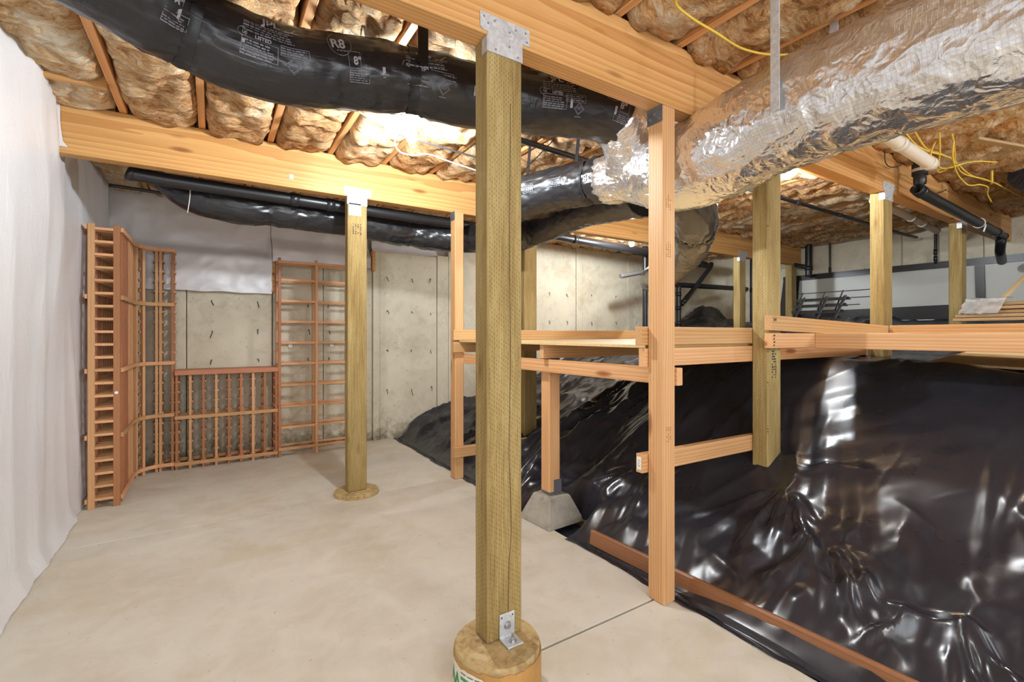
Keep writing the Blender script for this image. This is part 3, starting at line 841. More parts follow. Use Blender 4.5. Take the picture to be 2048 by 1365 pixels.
# ------------------------------------------------------------------ plastic sheets
FOLDS = [((2.27, 1.10), (1.93, 0.86), .05, .05), ((2.22, 0.90), (2.02, 0.70), .035, .035), ((2.05, 1.02), (1.95, 0.62), .04, .05), ((2.02, 1.00), (2.10, 0.45), .05, .045),
         ((2.08, 0.60), (2.13, 0.30), .05, .04), ((2.00, 1.40), (1.90, 1.10), .04, .04), ((2.45, 1.25), (2.10, 1.12), .05, .035), ((2.50, 0.82), (2.36, 0.60), .05, .03),
         ((2.75, 0.45), (2.05, 0.36), .045, .035), ((2.62, 1.05), (2.52, 1.22), .03, .03), ((2.55, 1.28), (2.62, 0.95), .05, .04),
         ((2.0, 2.15), (3.3, 1.95), .06, .05), ((2.0, 1.85), (3.2, 1.70), .05, .04), ((1.95, 2.9), (3.4, 2.85), .05, .05), ((1.9, 3.2), (3.3, 3.25), .05, .035),
         ((2.1, 2.42), (3.2, 2.28), .05, .045), ((1.86, 2.75), (2.3, 3.05), .04, .035), ((2.2, 1.6), (2.9, 1.9), .04, .03), ((2.15, 0.2), (2.0, -0.3), .06, .05),
         ((1.80, 4.3), (2.3, 5.1), .05, .05), ((1.80, 3.9), (2.6, 4.0), .05, .03), ((2.2, 3.6), (3.6, 3.9), .06, .03)]
def fold_z(x, y):
    z = 0
    for (ax, ay), (bx, by), w, h in FOLDS:
        dx, dy = bx - ax, by - ay; L2 = dx * dx + dy * dy
        t = ((x - ax) * dx + (y - ay) * dy) / L2
        if t < -0.25 or t > 1.25: continue
        tt = max(0, min(1, t)); px, py = ax + dx * tt, ay + dy * tt
        d = math.hypot(x - px, y - py) / w
        if d > 2.5: continue
        end = math.sin(math.pi * max(0.02, min(0.98, (t + 0.15) / 1.3)))
        z += h * end * max(0.0, 1 - d / 1.3) ** 1.5
    return z
rc = random.Random(5)
TRI = []
for k in range(9):
    an = rc.uniform(0, math.pi); wl = (0.62, 0.55, 0.48, 0.40, 0.33, 0.27, 0.22, 0.17, 0.13)[k]
    TRI.append((math.cos(an), math.sin(an), 1 / wl, rc.uniform(0, 1), 0.022 + 0.02 * wl if wl < 0.3 else 0.05 * wl, rc.uniform(0, 60)))
def crumple(x, y):
    """straight sharp creases: masked triangle waves in many directions"""
    z = 0
    for cx, cy, f, ph, amp, sd in TRI:
        m = sm(0.0, 0.30, noise.noise(Vector((x * 1.7, y * 1.7, sd))))
        if m <= 0: continue
        t = (cx * x + cy * y) * f + ph + 0.18 * noise.noise(Vector((x * 0.9, y * 0.9, sd + 9)))
        z += amp * m * (abs((t % 1.0) - 0.5) - 0.25)
    q = math.exp(-((x - 2.05) / 0.28) ** 2 - ((y - 0.98) / 0.40) ** 2) + 0.7 * math.exp(-((x - 2.1) / 0.25) ** 2 - ((y - 0.3) / 0.3) ** 2)
    if q > 0.03:
        wob = 0.08 * noise.noise(Vector((x * 2.4, y * 2.4, 31)))
        for cx, cy, f, ph, amp in ((0.5, 0.87, 4.6, .1, .05), (0.98, -0.2, 5.5, .6, .035), (0.2, 0.98, 7.4, .3, .024), (0.8, 0.6, 9.5, .8, .016)):
            z += amp * q * (abs((((cx * x + cy * y) * f + ph + wob * f * .5) % 1.0) - 0.5) - 0.25)
    return z
CREASES = []
def add_crease(ax, ay, an, L, w, h):
    bx, by = ax + L * math.cos(an), ay + L * math.sin(an)
    CREASES.append((ax, ay, bx - ax, by - ay, L * L, w, h, min(ax, bx) - w, max(ax, bx) + w, min(ay, by) - w, max(ay, by) + w))
for k in range(46):       # fans of tight creases low on the bank
    fx_, fy_ = ((2.42, 1.22), (2.22, 0.95), (2.15, 0.55), (2.35, 2.05))[k % 4]
    an = math.pi + rc.uniform(-1.0, 1.0)
    o = rc.uniform(0.02, 0.12)
    add_crease(fx_ + o * math.cos(an), fy_ + o * math.sin(an), an, rc.uniform(0.15, 0.48), rc.uniform(0.016, 0.04), rc.uniform(0.006, 0.018))
for k in range(34):       # long drag folds on the far hump
    add_crease(rc.uniform(1.95, 2.9), rc.uniform(2.7, 4.6), rc.uniform(-0.35, 0.30), rc.uniform(0.4, 1.1), rc.uniform(0.025, 0.06), rc.uniform(0.012, 0.032))
for k in range(16):
    add_crease(rc.uniform(2.0, 2.8), rc.uniform(0.0, 1.0), rc.uniform(-1.2, 0.6), rc.uniform(0.2, 0.6), rc.uniform(0.012, 0.022), rc.uniform(0.003, 0.007))
add_crease(3.15, 0.62, math.pi + 0.12, 1.05, 0.03, 0.012); add_crease(2.62, 0.50, math.pi + 0.62, 0.45, 0.03, 0.018)
def crease_z(x, y):
    z = 0
    for ax, ay, dx, dy, L2, w, h, x0, x1, y0, y1 in CREASES:
        if x < x0 or x > x1 or y < y0 or y > y1: continue
        t = ((x - ax) * dx + (y - ay) * dy) / L2
        if t < 0 or t > 1: continue
        d = abs((x - ax) * dy - (y - ay) * dx) / math.sqrt(L2) / w
        if d < 1: z += h * (1 - d) * min(1, 4 * t, 2.2 * (1 - t))
    return z
def poly_z(x, y):
    z = ground_z(x, y)
    m = sm(1.80, 1.98, x)
    wx = x + 0.10 * noise.noise(Vector((x * 2, y * 2, 9))); wy = y + 0.14 * noise.noise(Vector((x * 2.2, y * 2.2, 4)))
    far = sm(2.0, 2.7, y)
    a = 1 - abs(noise.noise(Vector((wx * 1.1, wy * 4.4, 1.5))))
    c = 1 - abs(noise.noise(Vector((wx * 5, wy * 9, 2.2))))
    z += m * (0.016 + 0.060 * far) * a ** 4 + m * far * 0.020 * c ** 4
    z += m * crumple(x, y) * (0.75 + 0.5 * (1 - sm(2.1, 2.6, x)))
    z += m * (0.5 * fold_z(x, y) + crease_z(x, y))
    if x < 1.86:
        e = sm(1.73, 1.86, x)
        z = (0.004 + 0.012 * noise.noise(Vector((x * 14, y * 9, 5)))) * (1 - e) + z * e
        z = max(z, 0.003 if x < 1.765 else -0.03)
    bx, by = abs(x - 1.85), abs(y - 2.42)          # tucked down round the pier block
    k = (1 - sm(0.17, 0.30, by)) * (1 - sm(0.16, 0.24, bx))
    return z * (1 - k) + min(z, -0.03) * k
pxs = [1.735 + i * 0.0095 for i in range(105)]
while pxs[-1] < 3.6: pxs.append(pxs[-1] + 0.016)
while pxs[-1] < XR - 0.03: pxs.append(pxs[-1] + 0.05)
pys = frange(YF + 0.05, -0.3, 34)
while pys[-1] < 3.4: pys.append(pys[-1] + 0.0115)
while pys[-1] < YB - 0.06: pys.append(pys[-1] + 0.024)
def poly_pt(x, y):
    xx = x
    if x < 1.80:      # ragged front edge
        xx = x + 0.02 * noise.noise(Vector((3, y * 3.1, 0))) + 0.012 * noise.noise(Vector((8, y * 11, 0))) + 0.012
    z = poly_z(x, y)
    return (xx, y, z)
bp = grid_mesh('plastic_sheet', pxs, pys, poly_pt, MAT['poly'])
tag(bp, 'wrinkled shiny black plastic sheet covering the dirt bank right of the slab', 'plastic sheet')
for a, b in (((2.10, 0.505), (2.11, 0.535)), ((2.62, 0.46), (2.65, 0.44))):
    z = poly_z(*a) + 0.006
    mb = MB(); mb.beam((a[0], a[1], z), (b[0], b[1], poly_z(*b) + 0.008), 0.008, 0.003)
    c = build('wood_chip', mb, MAT['chip']); tag(c, 'tan wood chip on the black plastic, %s' % ('low near the front right' if a[0] < 2.4 else 'at the right edge of the frame'), 'wood chip')

def ridged(u, v, s): return 1 - abs(noise.noise(Vector((u, v, s))))
def left_sheet(y, z):
    x = -0.772 + 0.018 * ridged(y * 0.9, z * 0.22, 3) ** 3 + 0.010 * ridged(y * 3.0 + z * 0.4, z * 0.4, 8) ** 5 + 0.006 * noise.noise(Vector((y * 2, z * 2, 1)))
    x += 0.014 * math.exp(-((y - 0.86) / 0.02) ** 2)
    x += 0.055 * sm(2.55, 3.3, y) * (1 - sm(3.45, 4.0, y)) * sm(0.7, 1.9, z) * (0.6 + 0.4 * ridged(y * 3, z, 4))
    x += 0.03 * (1 - sm(0, 0.10, z)) + 0.008 * ridged(y * 9, z * 6, 5) ** 3 * (1 - sm(0, 0.3, z))
    if 4.1 < y: x = min(x, -0.748)
    if z > 2.2 and 3.5 < y < 3.7: x = min(x, -0.745)
    return (x, y, z)
ws = grid_mesh('plastic_sheet', frange(YF + 0.02, YB - 0.02, 260), frange(0.003, 2.525, 64), left_sheet, MAT['white'])
tag(ws, 'white plastic sheet hanging in folds over the whole left wall', 'plastic sheet')
mb = MB(); vs = []
for z in frange(2.245, 2.498, 8): vs += [(-0.752, 3.545, z), (-0.712 + 0.012 * sm(2.4, 2.245, z) + 0.02 * (1 - sm(2.245, 2.28, z)), 3.551, z)]
mb.add(vs, [(2 * i, 2 * i + 1, 2 * i + 3, 2 * i + 2) for i in range(8)]); build('sheet_flap', mb, MAT['white'], ws, fix=False)
mb = MB()
for q in range(13): mb.box((-0.745, 0.855, 0.35 + q * 0.145), (-0.742, 0.859, 0.362 + q * 0.145))
stuff(build('staples', mb, MAT['steeldark'], ws))
def back_sheet(x, z):
    y = YB + 0.10
    bulge = (1 - sm(1.93, 2.05, z)) if x < 0.5 else (1 - sm(2.02, 2.2, z))
    y -= bulge * (0.135 + 0.015 * ridged(x * 3.1, z * 4, 2) ** 2)
    y -= 0.02 * ridged(x * 1.7 + z * .5, z * 1.3, 6) ** 3 + 0.012 * ridged(x * 5, z * 6, 3) ** 4
    return (x, y, z)
def back_piece(x0, x1, zb, lab):
    xs = frange(x0, x1, max(8, int((x1 - x0) / 0.025)))
    o = grid_mesh('plastic_sheet', xs, frange(0, 1, 34), lambda x, t: back_sheet(x, zb(x) + (2.49 - zb(x)) * t), MAT['white'])
    tag(o, lab, 'plastic sheet'); return o
back_piece(XL + 0.02, 0.505, lambda x: 1.60 + 0.008 * noise.noise(Vector((x * 6, 0, 0))), 'white plastic sheet on the back wall above the low wine rack')
back_piece(0.51, 1.49, lambda x: 1.925, 'white plastic sheet on the back wall above the open shelf rack')
back_piece(1.535, 2.62, lambda x: 2.13 + 0.01 * noise.noise(Vector((x * 9, 0, 0))), 'strip of white plastic sheet above the bare concrete right of the open shelf rack')

# brown board along the slab edge
bd = lumber('edge_board', (1.812, 2.0, 0.048), (1.905, 0.2, 0.05), 0.03, 0.085, MAT['brownboard'], up=(0.12, 0, 1), bevel=0.008)
tag(bd, 'long brown stained board lying on edge along the foot of the black plastic', 'board')

# ------------------------------------------------------------------ wine racks
CE = MAT['cedar']
HT = 1.935
def stick(name, parent, cx, cy, z0, z1, along, depth, ang, mat=None):
    """vertical strip; ang = direction of its depth axis"""
    mb = MB(); mb.box((0, -along / 2, -depth / 2), (z1 - z0, along / 2, depth / 2))
    d = Vector((math.cos(ang), math.sin(ang), 0)); a = Vector((-d.y, d.x, 0))
    Wm = Matrix(((0, a.x, d.x, cx), (0, a.y, d.y, cy), (1, 0, 0, z0), (0, 0, 0, 1)))
    mat = mat or (MAT['cedar_dark'] if rc.random() < 0.4 else CE)
    return build(name, mb, mat, parent, Wm, bevel=0.0015)
RZ = [0.0635 + 0.0885 * i for i in range(22)]
def ladder(parent, f, b, z1, zs, separate=False, along=0.021, wide=0.044):
    f, b = Vector((*f, 0)), Vector((*b, 0)); d = (b - f); L = d.length; d.normalize()
    ang = math.atan2(d.y, d.x)
    fc = f + d * 0.019; bc = b - d * 0.019
    stick('upright', parent, fc.x, fc.y, 0, z1, along, 0.038, ang); stick('upright', parent, bc.x, bc.y, 0, z1, along, 0.038, ang)
    a = Vector((-d.y, d.x, 0))
    p0, p1 = f + d * (0.036 if separate else 0.026), b - d * (0.036 if separate else 0.02)
    joined = MB()
    for z in zs:
        for s in ((-1, 1) if not separate else (0,)):
            o = a * (s * (along / 2 + 0.004)) if s else Vector((0, 0, 0))
            w = 0.011 if s else 0.03
            q0 = Vector((p0.x, p0.y, z)) + o; q1 = Vector((p1.x, p1.y, z)) + o
            if separate: lumber('rung', q0, q1, w, 0.018, CE, parent, bevel=0.001)
            else: joined.beam(q0, q1, w, 0.018)
    if not separate:
        o = build('rungs', joined, CE, parent); o['kind'] = 'stuff'
def strips(parent, pts, zs, off=0.007, w=0.014, h=0.03, name='trim_strip'):
    for z in zs:
        mb = MB()
        for p, q in zip(pts, pts[1:]): mb.beam((*p, z), (*q, z), w, h)
        build(name, mb, CE, parent)
rk = thing('wine_rack', 'tall redwood wine rack along the left wall, curving round the corner', 'rack', (-0.6, 4.6, 0))
ladder(rk, (-0.541, 4.245), (-0.713, 4.245), HT + 0.02, RZ, True, wide=0.03)
for i in range(1, 8): ladder(rk, (-0.541, 4.245 + 0.0885 * i), (-0.713, 4.245 + 0.0885 * i), HT, RZ)
ladder(rk, (-0.522, 4.955), (-0.69, 5.02), HT, RZ); ladder(rk, (-0.485, 5.022), (-0.60, 5.17), HT, RZ)
ladder(rk, (-0.405, 5.075), (-0.425, 5.25), HT, RZ); ladder(rk, (-0.378, 5.08), (-0.378, 5.25), HT, RZ); ladder(rk, (-0.292, 5.072), (-0.292, 5.25), HT, RZ)
TZ = (0.055, 0.49, 0.945, 1.455, 1.93)
strips(rk, [(-0.534, 4.262), (-0.534, 4.86), (-0.514, 4.955), (-0.478, 5.014), (-0.403, 5.066), (-0.278, 5.064)], TZ)
strips(rk, [(-0.722, 4.236), (-0.722, 4.95)], TZ, name='back_strip')
strips(rk, [(-0.43, 5.256), (-0.278, 5.256)], TZ, name='back_strip')
mb = MB(); mb.cyl((-0.561, 4.2345, 0.79), (-0.561, 4.232, 0.79), 0.010, n=16); build('white_dot_sticker', mb, MAT['paper'], rk)

lr = thing('wine_rack', 'low redwood wine rack with a flat top board against the bare concrete', 'rack', (0.13, 5.15, 0))
for i in range(9): ladder(lr, (-0.262 + 0.0983 * i, 5.06), (-0.262 + 0.0983 * i, 5.25), 0.832, RZ[:9], along=0.021)
strips(lr, [(-0.276, 5.053), (0.537, 5.053)], (0.05, 0.46)); strips(lr, [(-0.276, 5.257), (0.537, 5.257)], (0.05, 0.46), name='back_strip')
lumber('top_board', (-0.278, 5.152, 0.8555), (0.54, 5.152, 0.8555), 0.225, 0.045, MAT['cedar_top'], lr, bevel=0.003)

sr = thing('shelf_rack', 'open redwood bin rack with ten thin shelf rails leaning on the back wall', 'rack', (0.88, 5.15, 0))
PX = (0.552, 0.888, 1.222)
for x in PX:
    for y in (5.055, 5.235): stick('post', sr, x, y, 0, 1.94 if y < 5.1 else 1.93, 0.024, 0.030, math.pi / 2)
SZ = (0.078, 0.285, 0.49, 0.698, 0.907, 1.112, 1.318, 1.521, 1.726, 1.900)
for z in SZ:
    for a, b in zip(PX, PX[1:]):
        lumber('rail', (a + 0.013, 5.050, z), (b - 0.013, 5.050, z), 0.018, 0.022, CE, sr, bevel=0.001)
        lumber('rail', (a + 0.013, 5.238, z), (b - 0.013, 5.238, z), 0.018, 0.022, CE, sr, bevel=0.001)
    mb = MB()
    for x in PX: mb.box((x - 0.009, 5.071, z - 0.012), (x + 0.009, 5.219, z - 0.002))
    stuff(build('side_rails', mb, CE, sr))
    if z > 1.8 or z < 0.1: lumber('face_strip', (0.54, 5.035, z), (1.236, 5.035, z), 0.01, 0.026, CE, sr, bevel=0.001)

# ------------------------------------------------------------------ ducts
def pinch(ps, w=0.06, k=0.1): return lambda d: 1 - sum(k * math.exp(-((d - p) / w) ** 2) for p in ps)
def film_disp(seed, ps, amp=0.0035):
    def f(d, th, L):
        a = noise.noise(Vector((d * 3.5 + math.cos(th) * 1.3, math.sin(th) * 1.3 + d * 2.0, seed)))
        r1 = 1 - abs(noise.noise(Vector((d * 7 + th * 2.2, th * 3.0 - d * 4, seed + 5))))
        z = amp * a + amp * 1.3 * r1 ** 5
        for p in ps:
            q = math.exp(-abs(d - p) / 0.13)
            z += q * 0.016 * (1 - abs(noise.noise(Vector((th * 5.0, d * 2.2 + (d - p) * th, seed + 9))))) ** 3 - q * 0.003
        return z
    return f

fx = thing('flexible_duct', 'large black insulated flexible duct with white print hung below the joists across the top left', 'duct', (0.5, 1.95, 2.25))
FP = [(-0.78, 1.80, 2.345), (-0.40, 1.85, 2.325), (-0.09, 1.97, 2.265), (0.2, 2.0, 2.235), (0.47, 2.0, 2.275), (0.73, 1.96, 2.30), (1.0, 1.90, 2.285), (1.3, 1.81, 2.29), (1.6, 1.73, 2.30), (1.73, 1.70, 2.28)]
base = Tube(FP, 0.14, 0.02)
def s_of(tube, x):
    return min(range(len(tube.c)), key=lambda i: abs(tube.c[i].x - x))
SP = [base.S[s_of(base, 0.0 - 0.075)], base.S[s_of(base, 0.735)]]
pf1 = pinch(SP, 0.07, 0.11)
T1 = Tube(FP, lambda d: (0.141 - 0.010 * d / base.L) * pf1(d), 0.02, film_disp(3, SP))
T1.mesh('film_jacket', MAT['flex'], fx, 72, dstep=0.014)
for s in SP:
    st = T1.mesh('hanger_strap', MAT['strap'], fx, 48, s - 0.022, s + 0.022, 0.004, dstep=0.011, cap=False)
    c = T1.at(s, 0, 0); ctr = T1.at(s, 0, -T1.r(s)); 
    mb = MB(); mb.box((ctr.x - 0.022, ctr.y - 0.142, ctr.z + 0.01), (ctr.x + 0.022, ctr.y - 0.137, 2.51)); build('strap_tail', mb, MAT['strap'], fx)
def print_text(txt, size, x, deg, mat='print', name='printed_lettering'):
    vs, fs = text_mesh(txt, size)
    mb = MB(); mb.add(vs, fs)
    s = T1.S[s_of(T1, x)]
    build(name, wrap_on(T1, mb, s, math.radians(deg)), MAT[mat], fx, fix=False)
def print_box(x, deg, w, h, t=0.002, mat='printdim', name='printed_frame', quads=None):
    mb = MB(); q = quads or [(0, 0, w, t), (0, h - t, w, h), (0, 0, t, h), (w - t, 0, w, h)]
    for a, b, c, d in q:
        n = max(1, int(max(c - a, 1e-3) / 0.03)); m = max(1, int(max(d - b, 1e-3) / 0.015))
        vs = [(a + (c - a) * i / n, b + (d - b) * j / m, 0) for j in range(m + 1) for i in range(n + 1)]
        mb.add(vs, [(j * (n + 1) + i, j * (n + 1) + i + 1, (j + 1) * (n + 1) + i + 1, (j + 1) * (n + 1) + i) for j in range(m) for i in range(n)])
    s = T1.S[s_of(T1, x)]
    o = build(name, wrap_on(T1, mb, s, math.radians(deg)), MAT[mat], fx, fix=False)
    if name == 'small_print': stuff(o)
def print_lines(x, deg, w, n, seed, dh=0.0085, ch=0.0045):
    rr = random.Random(seed); q = []
    for k in range(n):
        u = 0.0
        while u < w * rr.uniform(0.82, 1.0):
            l = rr.uniform(0.006, 0.022); q.append((u, -k * dh, min(u + l, w), -k * dh + ch)); u += l + 0.004
    print_box(x, deg, 0, 0, quads=q, name='small_print')
def ring(x, deg, r, t=0.002, cx=0, cy=0):
    mb = MB(); n = 36; vs = []
    for i in range(n):
        a = 2 * math.pi * i / n
        vs += [(cx + r * math.cos(a), cy + r * math.sin(a), 0), (cx + (r - t) * math.cos(a), cy + (r - t) * math.sin(a), 0)]
    mb.add(vs, [(2 * i, 2 * ((i + 1) % n), 2 * ((i + 1) % n) + 1, 2 * i + 1) for i in range(n)])
    build('printed_ring', wrap_on(T1, mb, T1.S[s_of(T1, x)], math.radians(deg)), MAT['printdim'], fx, fix=False)
def diamond(x, deg, r):
    mb = MB()
    for k, (a, b) in enumerate(((r, r - .003), (r * .78, r * .78 - .002))):
        o = [(a, 0), (0, a), (-a, 0), (0, -a)]; i = [(b, 0), (0, b), (-b, 0), (0, -b)]
        mb.add([(*p, 0) for p in o] + [(*p, 0) for p in i], [(j, (j + 1) % 4, 4 + (j + 1) % 4, 4 + j) for j in range(4)])
    for k in range(5):
        w = r * .5 * (1 - abs(k - 2) * .28); y = (k - 2) * r * .2
        for j in range(4): mb.add([(-w + j * w / 2 + .001, y, 0), (-w + j * w / 2 + w / 2 - .002, y, 0), (-w + j * w / 2 + w / 2 - .002, y + .005, 0), (-w + j * w / 2 + .001, y + .005, 0)], [(0, 1, 2, 3)])
    mb.add([(-r * .6, -r - .008, 0), (r * .6, -r - .008, 0), (r * .6, -r - .005, 0), (-r * .6, -r - .005, 0)], [(0, 1, 2, 3)])
    stuff(build('printed_diamond', wrap_on(T1, mb, T1.S[s_of(T1, x)], math.radians(deg)), MAT['printdim'], fx, fix=False))
def logo(x, deg):
    print_text('JPL', 0.048, x, deg, 'print')
    mb = MB(); mb.add([(0.075, -0.004, 0), (0.13, -0.004, 0), (0.13, -0.001, 0), (0.075, -0.001, 0), (0.098, -0.001, 0), (0.12, 0.022, 0), (0.124, 0.022, 0), (0.104, -0.001, 0)], [(0, 1, 2, 3), (4, 7, 6, 5)])
    build('printed_arrow', wrap_on(T1, mb, T1.S[s_of(T1, x)], math.radians(deg)), MAT['print'], fx, fix=False)
def print_set(x):          # one repeat of the label as it runs along the film
    logo(x + 0.10, 22); print_lines(x + 0.05, 16, 0.17, 5, 1)
    ring(x + 0.057, -3, 0.016, 0.002, 0, 0.003); print_text('UL', 0.013, x + 0.0485, -4, 'print'); print_text('LISTED', 0.017, x + 0.084, -5, 'print')
    print_box(x + 0.045, -30, 0.115, 0.055); print_lines(x + 0.05, -12, 0.10, 6, 2)
    print_box(x + 0.16, -16, 0.10, 0.034); print_lines(x + 0.165, -6, 0.09, 3, 3)
    diamond(x + 0.215, -26, 0.027)
    print_text('R8', 0.052, x + 0.36, 10, 'print'); ring(x + 0.36, 10, 0.047, 0.002, 0.036, 0.018); print_lines(x + 0.372, 5, 0.045, 1, 4)
    print_box(x + 0.42, -18, 0.052, 0.06); print_text('8"', 0.04, x + 0.434, -12, 'print')
    print_box(x + 0.41, -37, 0.085, 0.04); print_lines(x + 0.415, -25, 0.075, 5, 5, 0.0075, 0.0035)
for x in (-0.58, 0.03, 0.64, 1.23): print_set(x)
for x in (-0.13, 0.07, 0.60, 0.98, 1.40, 1.62):
    print_box(x, -26, 0, 0, quads=[(0, 0, 0.012, 0.036)], name='printed_bar', mat='print')

sd = thing('supply_duct', 'big silver foil wrapped supply duct running toward the upper right corner', 'duct', (1.95, 0.5, 2.08))
def foil_disp(seed, amp=0.008):
    def f(d, th, L):
        p = Vector((d * 3.2, math.cos(th) * 1.2, math.sin(th) * 1.2 + seed))
        a = noise.noise(p); r1 = 1 - abs(noise.noise(p * 2.3 + Vector((4, 1, 2)))); r2 = 1 - abs(noise.noise(Vector((d * 9, th * 4, seed))))
        band = sum(math.exp(-((d - b) / 0.02) ** 2) for b in (0.75, 1.55, 2.32, 2.85))
        return amp * a + amp * 1.1 * r1 ** 5 + 0.004 * r2 ** 5 - 0.006 * band
    return f
SDP = [(1.95, -1.5, 2.08), (1.95, -0.5, 2.08), (1.95, 0.4, 2.08), (1.95, 1.0, 2.076), (1.965, 1.42, 2.02), (1.96, 1.72, 2.06), (1.94, 2.02, 2.105)]
SDb = Tube(SDP, 0.2, 0.03)
TS = Tube(SDP, lambda d: 0.203 - 0.062 * sm(SDb.L - 0.5, SDb.L - 0.12, d) - 0.012 * sm(SDb.L - 0.06, SDb.L, d), 0.02, foil_disp(2))
def duct_clear(p):
    p = Vector(p)
    lim = 2.206 + max(0.0, abs(p.y - 1.4225) - 0.06) * 0.9
    if p.z > lim: p.z = lim - 0.002 * noise.noise(p * 6)
    if abs(p.y - 1.4225) < 0.12 and p.x < 1.762: p.x = 1.762
    return p
TS.mesh('foil_jacket', MAT['foil'], sd, 96, dstep=0.016, post=duct_clear)
TB = Tube([(1.90, 1.80, 2.10), (1.83, 1.74, 2.19), (1.74, 1.70, 2.265), (1.70, 1.695, 2.285)], 0.125, 0.02, foil_disp(7, 0.006))
TB.mesh('branch_boot', MAT['foil'], sd, 48, dstep=0.016, post=lambda p: Vector((p.x if not (p.y < 1.48 and p.x < 1.76) else 1.76, max(p.y, 1.478), p.z)))
mb = MB(); mb.box((1.722, 0.905, 2.01), (1.7255, 0.937, 2.52)); mb.box((1.7215, 0.906, 2.01), (1.7222, 0.908, 2.52)); build('hanger_strap', mb, MAT['steel'], sd)
mb = MB(); mb.box((2.175, 0.905, 2.05), (2.1785, 0.937, 2.52)); build('hanger_strap', mb, MAT['steel'], sd)
for yy in (0.1,): 
    mb = MB(); mb.box((2.17, yy, 2.1), (2.1735, yy + 0.032, 2.52)); build('hanger_strap', mb, MAT['steel'], sd)

f2 = thing('flexible_duct', 'short black flexible duct with wrinkled film leaving the left end of the silver duct', 'duct', (1.85, 2.4, 2.1))
P2 = [(1.94, 1.99, 2.103), (1.91, 2.2, 2.12), (1.82, 2.45, 2.125), (1.745, 2.66, 2.10), (1.745, 2.84, 2.03), (1.86, 2.98, 1.97), (2.02, 3.05, 1.97)]
T2 = Tube(P2, lambda d: 0.128 * (1 - 0.10 * math.exp(-((d - 0.12) / 0.03) ** 2) - 0.08 * math.exp(-((d - 0.78) / 0.04) ** 2)), 0.02, film_disp(21, [0.12, 0.78], 0.006))
T2.mesh('film_jacket', MAT['flex'], f2, 64, dstep=0.014)
T2.mesh('tie_band', MAT['strap'], f2, 40, 0.10, 0.135, 0.003, cap=False, dstep=0.01)
def print_on(T, parent, s, deg, seed):
    rr = random.Random(seed); mb = MB()
    for k in range(6):
        u = 0
        while u < 0.09:
            l = rr.uniform(.006, .016); mb.add([(u, -k * .009, 0), (u + l, -k * .009, 0), (u + l, -k * .009 + .005, 0), (u, -k * .009 + .005, 0)], [(0, 1, 2, 3)]); u += l + .004
    stuff(build('small_print', wrap_on(T, mb, s, math.radians(deg)), MAT['printdim'], parent, fix=False))
print_on(T2, f2, 0.28, 190, 4); print_on(T2, f2, 0.48, 190, 6)
vs, fs = text_mesh('8"', 0.05); mb = MB(); mb.add([(v.x, -v.y, 0) for v in vs], fs)
build('printed_lettering', wrap_on(T2, mb, 0.05, math.radians(195)), MAT['print'], f2, fix=False)
for x, y, z0, z1 in ((2.0, 2.3, 2.22, 2.5), (1.83, 2.6, 2.2, 2.5)):
    mb = MB(); mb.beam((x - .05, y, z0), (x - 0.02, y, z1), 0.003, 0.03, up=(0, 1, 0)); build('hanger_strap', mb, MAT['strap'], f2)
mb = MB(); mb.beam((1.66, 2.5, 2.22), (1.93, 2.5, 2.5), 0.003, 0.02, up=(0, 1, 0)); build('hanger_strap', mb, MAT['strap'], f2)

f3 = thing('flexible_duct', 'black flexible duct slung below the far beam from the back left to the silver duct', 'duct', (0.9, 3.9, 2.1))
P3 = [(-0.34, 4.12, 2.30), (-0.15, 4.06, 2.20), (0.15, 4.0, 2.14), (0.5, 4.0, 2.145), (0.95, 4.0, 2.135), (1.45, 4.0, 2.10), (1.82, 3.90, 2.07), (2.04, 3.66, 2.05), (2.12, 3.30, 2.01), (2.14, 2.9, 2.03), (2.15, 2.5, 2.06), (2.13, 2.1, 2.03), (2.08, 1.85, 2.0)]
b3 = Tube(P3, 0.12, 0.03); SP3 = [b3.S[s_of(b3, 0.35)], b3.S[s_of(b3, 1.5)]]
pp3 = pinch(SP3, 0.06, 0.16)
T3 = Tube(P3, lambda d: 0.124 * pp3(d) * (0.45 + 0.55 * sm(0, 0.3, d)), 0.02, film_disp(33, SP3, 0.004))
T3.mesh('film_jacket', MAT['flex'], f3, 64, dstep=0.016)
for s in SP3: T3.mesh('tie_strap', MAT['strap'], f3, 40, s - 0.012, s + 0.012, 0.003, cap=False, dstep=0.008)
mb = MB(); mb.beam((1.96, 2.93, 2.0), (1.965, 2.90, 2.10), 0.002, 0.02, up=(0, 1, 0)); mb.beam((1.965, 2.9, 2.0), (2.02, 2.86, 1.945), 0.002, 0.018, up=(0, 1, 0)); build('strap_tail', mb, MAT['strap'], f3)

f4 = thing('flexible_duct', 'dark grey flexible duct dropping from under the silver duct behind the fir post', 'duct', (2.6, 2.0, 1.85))
P4 = [(2.02, 1.55, 2.02), (2.14, 1.60, 1.945), (2.30, 1.68, 1.87), (2.55, 1.88, 1.80), (2.86, 2.18, 1.76), (3.15, 2.58, 1.70), (3.55, 3.05, 1.72), (4.2, 3.58, 1.80), (4.9, 4.15, 1.98), (5.35, 4.5, 2.22)]
T4 = Tube(P4, lambda d: 0.118 * (1 - 0.1 * math.exp(-((d - 0.5) / 0.03) ** 2)), 0.02, film_disp(41, [0.5], 0.005))
T4.mesh('film_jacket', MAT['foilflex'], f4, 56, dstep=0.016)
T4.mesh('tie_strap', MAT['strap'], f4, 40, 0.48, 0.52, 0.003, cap=False, dstep=0.01)
f5 = thing('flexible_duct', 'end of a black flexible duct among the insulation at the right edge', 'duct', (5.2, 0.9, 2.36))
T5 = Tube([(5.2, 0.90, 2.41), (5.6, 0.88, 2.39), (6.3, 0.85, 2.39)], 0.095, 0.03, film_disp(51, [0.4], 0.004))
